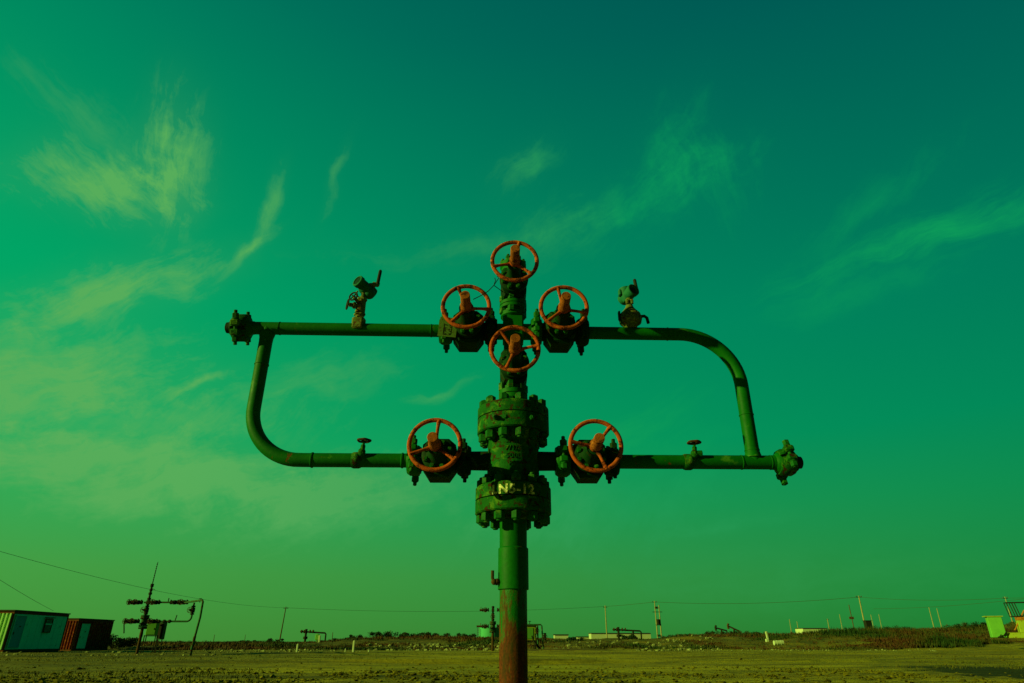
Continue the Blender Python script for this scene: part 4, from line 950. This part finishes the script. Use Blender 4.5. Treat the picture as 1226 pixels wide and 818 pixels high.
# buildings on the horizon
def shed(px0, px1, ytop, Y, dep, lab, wall='pale_wall', door=True):
    a, b = xat(px0, Y, 2), xat(px1, Y, 2); zt_ = at(px0, ytop, Y).z; w = b - a
    o = empty('shed', ((a + b) / 2, Y, 0), 0, label=lab, cat='building')
    m = MB(); m.box((0, dep / 2, zt_ / 2 - .4), (w, dep, zt_ + .8)); wl = part(m, 'wall', wall, o)
    m = MB(); v = [(-w / 2 - .3, -.3, zt_ + .003), (w / 2 + .3, -.3, zt_ + .003), (w / 2 + .3, dep + .3, zt_ + .003), (-w / 2 - .3, dep + .3, zt_ + .003), (-w / 2 - .3, dep / 2, zt_ + .3), (w / 2 + .3, dep / 2, zt_ + .3)]
    m.add(v, [(0, 1, 5, 4), (2, 3, 4, 5), (0, 4, 3), (1, 2, 5), (3, 2, 1, 0)]); part(m, 'roof', 'roof', o)
shed(664, 680.5, 760.4, 260, 6, 'small pale shed on the horizon, nearest right of the main casing')
shed(691, 707, 762.9, 300, 6, 'low pale shed between the small shed and the long white shed')
shed(708, 779.5, 758.6, 290, 9, 'long white shed on the horizon behind the low pipe rack')
shed(963, 993, 752.6, 300, 8, 'low green white shed on the horizon left of the tall lamp pole', 'white')
p = at(1039.7, 748, 120); m = MB(); m.box((0, 0, .1), (1.0, .9, 1.25 + 1.6), bev=.04); o = empty('equipment_box', (xat(1039.7, 120, 3), 120, 2.4), 0, label='black upright box on the bank just right of the tall bracing pole', cat='box'); part(m, 'box_body', 'black', o); m = MB(); m.box((0, 0, 1.56), (1.15, 1.05, .08)); part(m, 'box_lid', 'far_dark', o)

# poles
PZ = {}
def pole(px, ytop, Y, r, mat, lab, arms=(), lean=0, grp='power poles on the horizon', base=None, extra=None):
    x = xat(px, Y, at(px, ytop, Y).z); zt_ = at(px, ytop, Y).z; g = gz(x, Y) - .5 if base is None else base
    o = empty('power_pole', (x, Y, g), 0, label=lab, cat='pole', group=grp)
    m = MB(); m.cyl((-lean, 0, 0), (0, 0, zt_ - g), r, r * .6, n=10); part(m, 'pole_shaft', mat, o)
    for (dz, w, hh) in arms:
        m = MB(); m.box((0, 0, zt_ - g - dz), (w, .10, hh)); part(m, 'crossarm', 'far_dark', o)
        for sx in (-1, 1):
            m = MB(); m.cyl((sx * w * .42, 0, zt_ - g - dz + hh / 2), (sx * w * .42, 0, zt_ - g - dz + hh / 2 + .22), .06, n=8); part(m, 'insulator', 'pole_dark', o)
    if extra: extra(o, zt_ - g)
    PZ[px] = Vector((x, Y, zt_ - .25)); return o
pole(342.5, 726.5, 180, .17, 'pole_dark', 'thin dark timber pole leaning over the low pipe rack', [(.4, 1.2, .1)], .5)
pole(724.5, 725, 190, .19, 'pole', 'single concrete pole left of the long shed pipe rack', [(.5, 1.0, .12)], 0)
def trf(o, h):
    m = MB(); m.cyl((1.0, 0, 0), (1.0, 0, h - 1.0), .16, .12, n=10); part(m, 'second_shaft', 'pole', o)
    m = MB(); m.box((.5, 0, h * .45), (1.3, .5, .15)); m.cyl((.5, 0, h * .46), (.5, 0, h * .46 + 1.2), .42, n=14); m.box((.5, 0, h - 2.6), (2.4, .12, .14)); m.box((.35, 0, h - 1.6), (.7, .3, .5)); part(m, 'transformer', 'far_dark', o)
pole(783.5, 719.5, 175, .17, 'pole', 'twin shaft transformer pole rising above the right end of the long shed', [(.3, 1.3, .12)], 0, extra=trf)
def stay(o, h):
    m = MB(); m.cyl((-2.2, .5, 0), (-2.3, .5, h * .8), .10, .08, n=8); m.box((-2.3, .5, h * .50), (1.0, .1, .5)); part(m, 'side_shaft', 'pole_dark', o)
pole(1028, 713.5, 150, .17, 'pole', 'tallest pale pole on the right half, with a crossarm and a dim twin behind', [(.25, 1.3, .14)], 0, extra=stay)
pole(1203, 714.5, 130, .11, 'pole', 'slender pale pole standing over the pumping unit', [(.3, .9, .08)], 0)
for (px, yt, Y, r, lab) in ((1005, 735.5, 260, .16, 'short pale pole midway between the green white shed and the tall pole'), (1112, 727, 210, .15, 'left one of the two pale poles over the right bank'), (1121.5, 728.5, 230, .15, 'right one of the two pale poles over the right bank'),
                            (1042.5, 736, 240, .14, 'thin pale pole above the black upright box'), (1052, 735.5, 250, .14, 'pale pole right of the black upright box'), (990.5, 741, 300, .2, 'dark headed pole beside the right end of the green white shed'),
                            (945, 741.5, 330, .2, 'faint short pole left of the green white shed'), (954, 744, 340, .2, 'second faint short pole left of the green white shed'), (257, 760, 300, .16, 'faint pole on the horizon right of the mast wellhead'),
                            (294, 760, 320, .14, 'very faint pole between the riser and the leaning timber pole'), (398.5, 757, 200, .13, 'thin pole just right of the low pipe rack'), (468, 754.5, 330, .15, 'very faint pole above the rubble bank')):
    pole(px, yt, Y, r, 'pole' if px > 900 else 'pole_dark', lab, [(.3, 1.1, .1)] if px == 990.5 else ())
# cables
def cable(a, b, sag, r, lab, n=24):
    m = MB(); a = Vector(a); b = Vector(b); m.tube([a.lerp(b, i / n) - Vector((0, 0, sag * 4 * (i / n) * (1 - i / n))) for i in range(n + 1)], r, 5)
    o = m.build('power_cable', M['wire']); tag(o, lab, 'cable', 'overhead power cables')
L0 = at(-60, 643, 70)
cable(L0, PZ[342.5], 1.6, .022, 'upper cable dropping from the left edge towards the leaning timber pole')
cable(at(-60, 655, 60), at(64, 731.5, 110), .2, .020, 'lower cable slanting down behind the teal site cabin')
cable(PZ[342.5], PZ[724.5], 1.1, .032, 'level cable running behind the main casing to the concrete pole')
cable(PZ[724.5], PZ[783.5], .1, .045, 'short cable between the concrete pole and the transformer pole')
cable(PZ[783.5], PZ[1028], .8, .045, 'cable from the transformer pole to the tallest right pole')
cable(PZ[1028], PZ[1203], .5, .035, 'cable from the tallest right pole to the slender one')
cable(PZ[1203], at(1300, 711, 120), .2, .03, 'cable leaving the picture at the right edge')
cable(at(1046, 729, 200), at(1260, 713, 140), .6, .04, 'lower cable rising across the two pale poles to the right edge')

# pumping unit at the right edge
Yp = 60.0; gx = xat(1205, Yp, 1); gzv = 1.02
pu = empty('pumpjack', (gx, Yp, gzv), R(-24), label='lime green pumping unit with a dark safety cage at the right edge', cat='pumpjack')
def lx(px): return xat(px, Yp, 1.8) - gx
m = MB(); m.box((lx(1240), 0, .16), (lx(1285) - lx(1196), 1.1, .42), bev=.02); part(m, 'base_beam', 'limeyellow', pu)
m = MB(); m.box((lx(1193.3), -.25, .80), (1.05, .9, 1.62), bev=.03); cbx = part(m, 'control_box', 'lime', pu)
m = MB(); m.box((lx(1192.8), -.25, 1.64), (1.32, 1.1, .06)); part(m, 'box_lid', 'limeyellow', cbx)
m = MB(); m.tube([(lx(1193), -.8, .05), (lx(1194.5), -.85, .2), (lx(1197), -.8, .12), (lx(1201), -.75, .42)], .045, 8); m.tube([(lx(1191), -.8, .0), (lx(1194), -.9, .10), (lx(1196.5), -.85, -.02)], .05, 8); part(m, 'cable_tail', 'black', pu)
m = MB(); m.box((lx(1224), 0, .84), (1.15, .9, .94), bev=.03); part(m, 'gearbox_pedestal', 'limeyellow', pu)
m = MB(); m.box((lx(1223), 0, 1.45), (.95, .8, .28), bev=.04); m.tube([(lx(1211), -.3, .55), (lx(1226), -.35, 2.1)], .05, 8); part(m, 'gearbox', 'orange', pu)
m = MB(); x0, x1 = lx(1210.2), lx(1226)
z0, z1 = 1.62, 2.72
for (a, b) in (((x0, z1), (x1 + 1.5, z1)), ((x0, z1), (x0 + .15, z0)), ((x0 + .38, z1), (x0 + .55, z0)), ((x0 + .56, z1), (x0 + .72, z0)), ((x0 + .15, z0), (x0 + .9, z0)), ((x0 + .9, z0), (x0 + 1.3, z0 + .5))):
    m.cyl((a[0], -.45, a[1]), (b[0], -.45, b[1]), .035, n=8); m.cyl((a[0], .45, a[1]), (b[0], .45, b[1]), .035, n=8)
for q in (x0, x0 + .38): m.cyl((q, -.45, z1), (q, .45, z1), .035, n=8)
part(m, 'safety_cage', 'black', pu)
m = MB(); m.lathe([(-.3, .1), (-.28, .45), (.0, .50), (.28, .45), (.3, .1)], (lx(1238), 0, 2.3), (0, 1, 0), 28); part(m, 'belt_pulley', 'container_end', pu)
m = MB(); m.tube([(lx(1238), 0, 2.75), (lx(1242), 0, 3.4), (lx(1246), 0, 4.0)], .12, 8); part(m, 'post_leg', 'black', pu)

# far nodding pumpjacks
def far_jack(px, py, Y, s_, flip, mat, lab, tilt):
    x = xat(px, Y, 4); o = empty('pumpjack', (x, Y, gz(x, Y)), 0, label=lab, cat='pumpjack', group='nodding pumpjacks far off on the horizon'); z = at(px, py, Y).z - gz(x, Y); f = flip
    m = MB(); 
    for sx in (-1, 1):
        for sy in (-.6, .6): m.cyl((sx * 1.0 * s_, sy, 0), (0, sy * .3, z * .86), .16, n=8)
    m.box((0, 0, z * .4), (1.0 * s_, .8, .12)); part(m, 'frame', 'far_dark', o)
    d = Vector((math.cos(R(tilt)), 0, math.sin(R(tilt)))); c = Vector((0, 0, z * .9)); m = MB(); m.tube([c - d * 2.6 * s_ * f, c + d * 2.2 * s_ * f], .26, 8); part(m, 'walking_beam', mat, o)
    e = c + d * 2.3 * s_ * f; m = MB(); m.tube([e + Vector((0, 0, .9)), e + Vector((f * .35, 0, .2)), e + Vector((f * .2, 0, -.9))], .38, 8); part(m, 'horse_head', mat, o)
    b = c - d * 2.4 * s_ * f; m = MB(); m.cyl(b, b + Vector((0, 0, -z * .6)), .12, n=8); m.box(b + Vector((0, 0, -z * .66)), (1.5, .7, .9)); part(m, 'crank', 'far_dark', o)
far_jack(864, 752, 260, .8, -1, 'far_dark', 'dark nodding pumpjack, the left of the pair on the horizon', -14)
far_jack(879, 751, 250, .8, -1, 'far_rust', 'rust brown nodding pumpjack, the right of the pair on the horizon', -24)

# odds and ends at the yard edge
p = at(918.5, 754, 75); m = MB(); m.box((0, 0, .45), (.20, .16, .95), bev=.03); o = m.build('marker_slab', M['white']); o.location = (xat(918.5, 75, 1.5), 75, gz(p.x, 75) + .05); o.rotation_euler = (0, R(-6), 0); tag(o, 'leaning white slab on the bank above the square white block', 'slab')
m = MB(); m.box((0, 0, .15), (.26, .22, .26), bev=.03); o = m.build('concrete_block', M['white']); g = gz(xat(918.7, 62), 62); o.location = (xat(918.7, 62), 62, at(918.7, 768, 62).z - .08); tag(o, 'small square white block below the leaning slab', 'block')
m = MB(); m.lathe([(-.42, .17), (-.40, .19), (-.18, .19), (-.16, .205), (-.14, .19), (.14, .19), (.16, .205), (.18, .19), (.40, .19), (.42, .17)], (0, 0, .18), (1, 0, .03), 28); o = m.build('barrel', M['pale_wall']); x = xat(932, 60); o.location = (x, 60, max(gz(x, 60), at(932, 771, 60).z - .1)); tag(o, 'pale yellowish barrel lying on its side at the bank foot', 'barrel')

# shrubs along the skyline
def shrub(px, Y, w, h, lab, mat='shrub', n=None):
    x = xat(px, Y, 1.5); g = gz(x, Y); rg = random.Random(int(px * 10)); o = empty('shrub', (x, Y, g), 0, label=lab, cat='shrub', group='shrubs along the horizon')
    st = MB()
    for k in range(5): a = rg.uniform(0, 6.28); st.tube([(0, 0, -.1), (math.cos(a) * w * .15, math.sin(a) * w * .12, h * .35), (math.cos(a) * w * .33, math.sin(a) * w * .25, h * .72)], [.035, .022, .01], 5)
    part(st, 'stem', 'pole_dark', o)
    V = MB(); cl = [(rg.uniform(-.42, .42) * w, rg.uniform(-.3, .3) * w, h * rg.uniform(.05, .72), rg.uniform(.16, .30)) for _ in range(int(8 + w * 3))]
    for _ in range(n or int(450 + 420 * w)):
        cx, cy, cz, cr = rg.choice(cl); u = Vector((rg.gauss(0, 1), rg.gauss(0, 1), rg.gauss(0, 1))).normalized() * (cr * rg.uniform(.3, 1.15)) 
        q = Vector((cx + u.x * w * .55, cy + u.y * w * .5, max(.0, cz + u.z * h * 1.0)))
        a = Vector((rg.gauss(0, 1), rg.gauss(0, 1), rg.gauss(0, 1))).normalized(); b = a.orthogonal().normalized(); s_ = rg.uniform(.035, .09) * (1 + h * .15)
        V.add([q - a * s_, q + b * s_ * .6, q + a * s_, q - b * s_ * .6], [(0, 1, 2, 3)])
    part(V, 'foliage', mat, o)
SH = [(138, 70, 2.6, 1.5, 'bushy dark shrub against the right end of the rusty container'), (148, 72, 2.2, 1.1, 'lower dark shrub between the rusty container and the mast wellhead'), (156, 80, 2.6, .9, 'flat shrub behind the foot of the mast wellhead'),
      (426, 95, 2.0, .8, 'small round shrub above the tallest white marker post'), (455, 96, 3.6, 1.15, 'broad round shrub over the left end of the rubble bank'), (484, 98, 3.2, 1.1, 'dark dome shaped shrub above the middle of the rubble bank'),
      (505, 100, 3.4, 1.0, 'low wide shrub left of the half hidden wellhead'), (528, 98, 2.6, .85, 'small shrub nearest left of the half hidden wellhead'), (558, 96, 2.6, .8, 'flat shrub just left of the round tank'),
      (412, 92, 2.6, .55, 'low flat shrub right of the first pipe rack'), (330, 96, 2.4, .7, 'shrub at the foot of the leaning timber pole'), (300, 100, 3.0, .5, 'low shrub left of the leaning timber pole'),
      (800, 105, 3.4, .9, 'low shrub right of the twin shaft pole'), (818, 108, 4.2, .8, 'wide shrub under the gap before the pumpjacks'), (853, 110, 2.6, 1.2, 'round shrub left of the dark pumpjack'),
      (870, 112, 2.6, 1.0, 'shrub between the two far pumpjacks'), (888, 112, 3.4, 1.2, 'shrub right of the rust brown pumpjack'), (905, 108, 2.8, .9, 'shrub left of the leaning white slab'),
      (1012, 100, 3.4, .9, 'low shrub left of the tallest right pole'), (1062, 98, 3.8, 1.1, 'dark shrub right of the black upright box'), (1076, 98, 3.0, .9, 'shrub left of the two pale poles'),
      (1158, 92, 4.2, 1.0, 'wide shrub on the bank left of the pumping unit'), (1175, 90, 3.2, 1.1, 'shrub closest to the pumping unit box'), (690, 90, 2.6, .6, 'low shrub in front of the low pale shed'),
      (752, 96, 2.8, .7, 'shrub between the legs of the right pipe rack')]
for a in SH: shrub(*a)
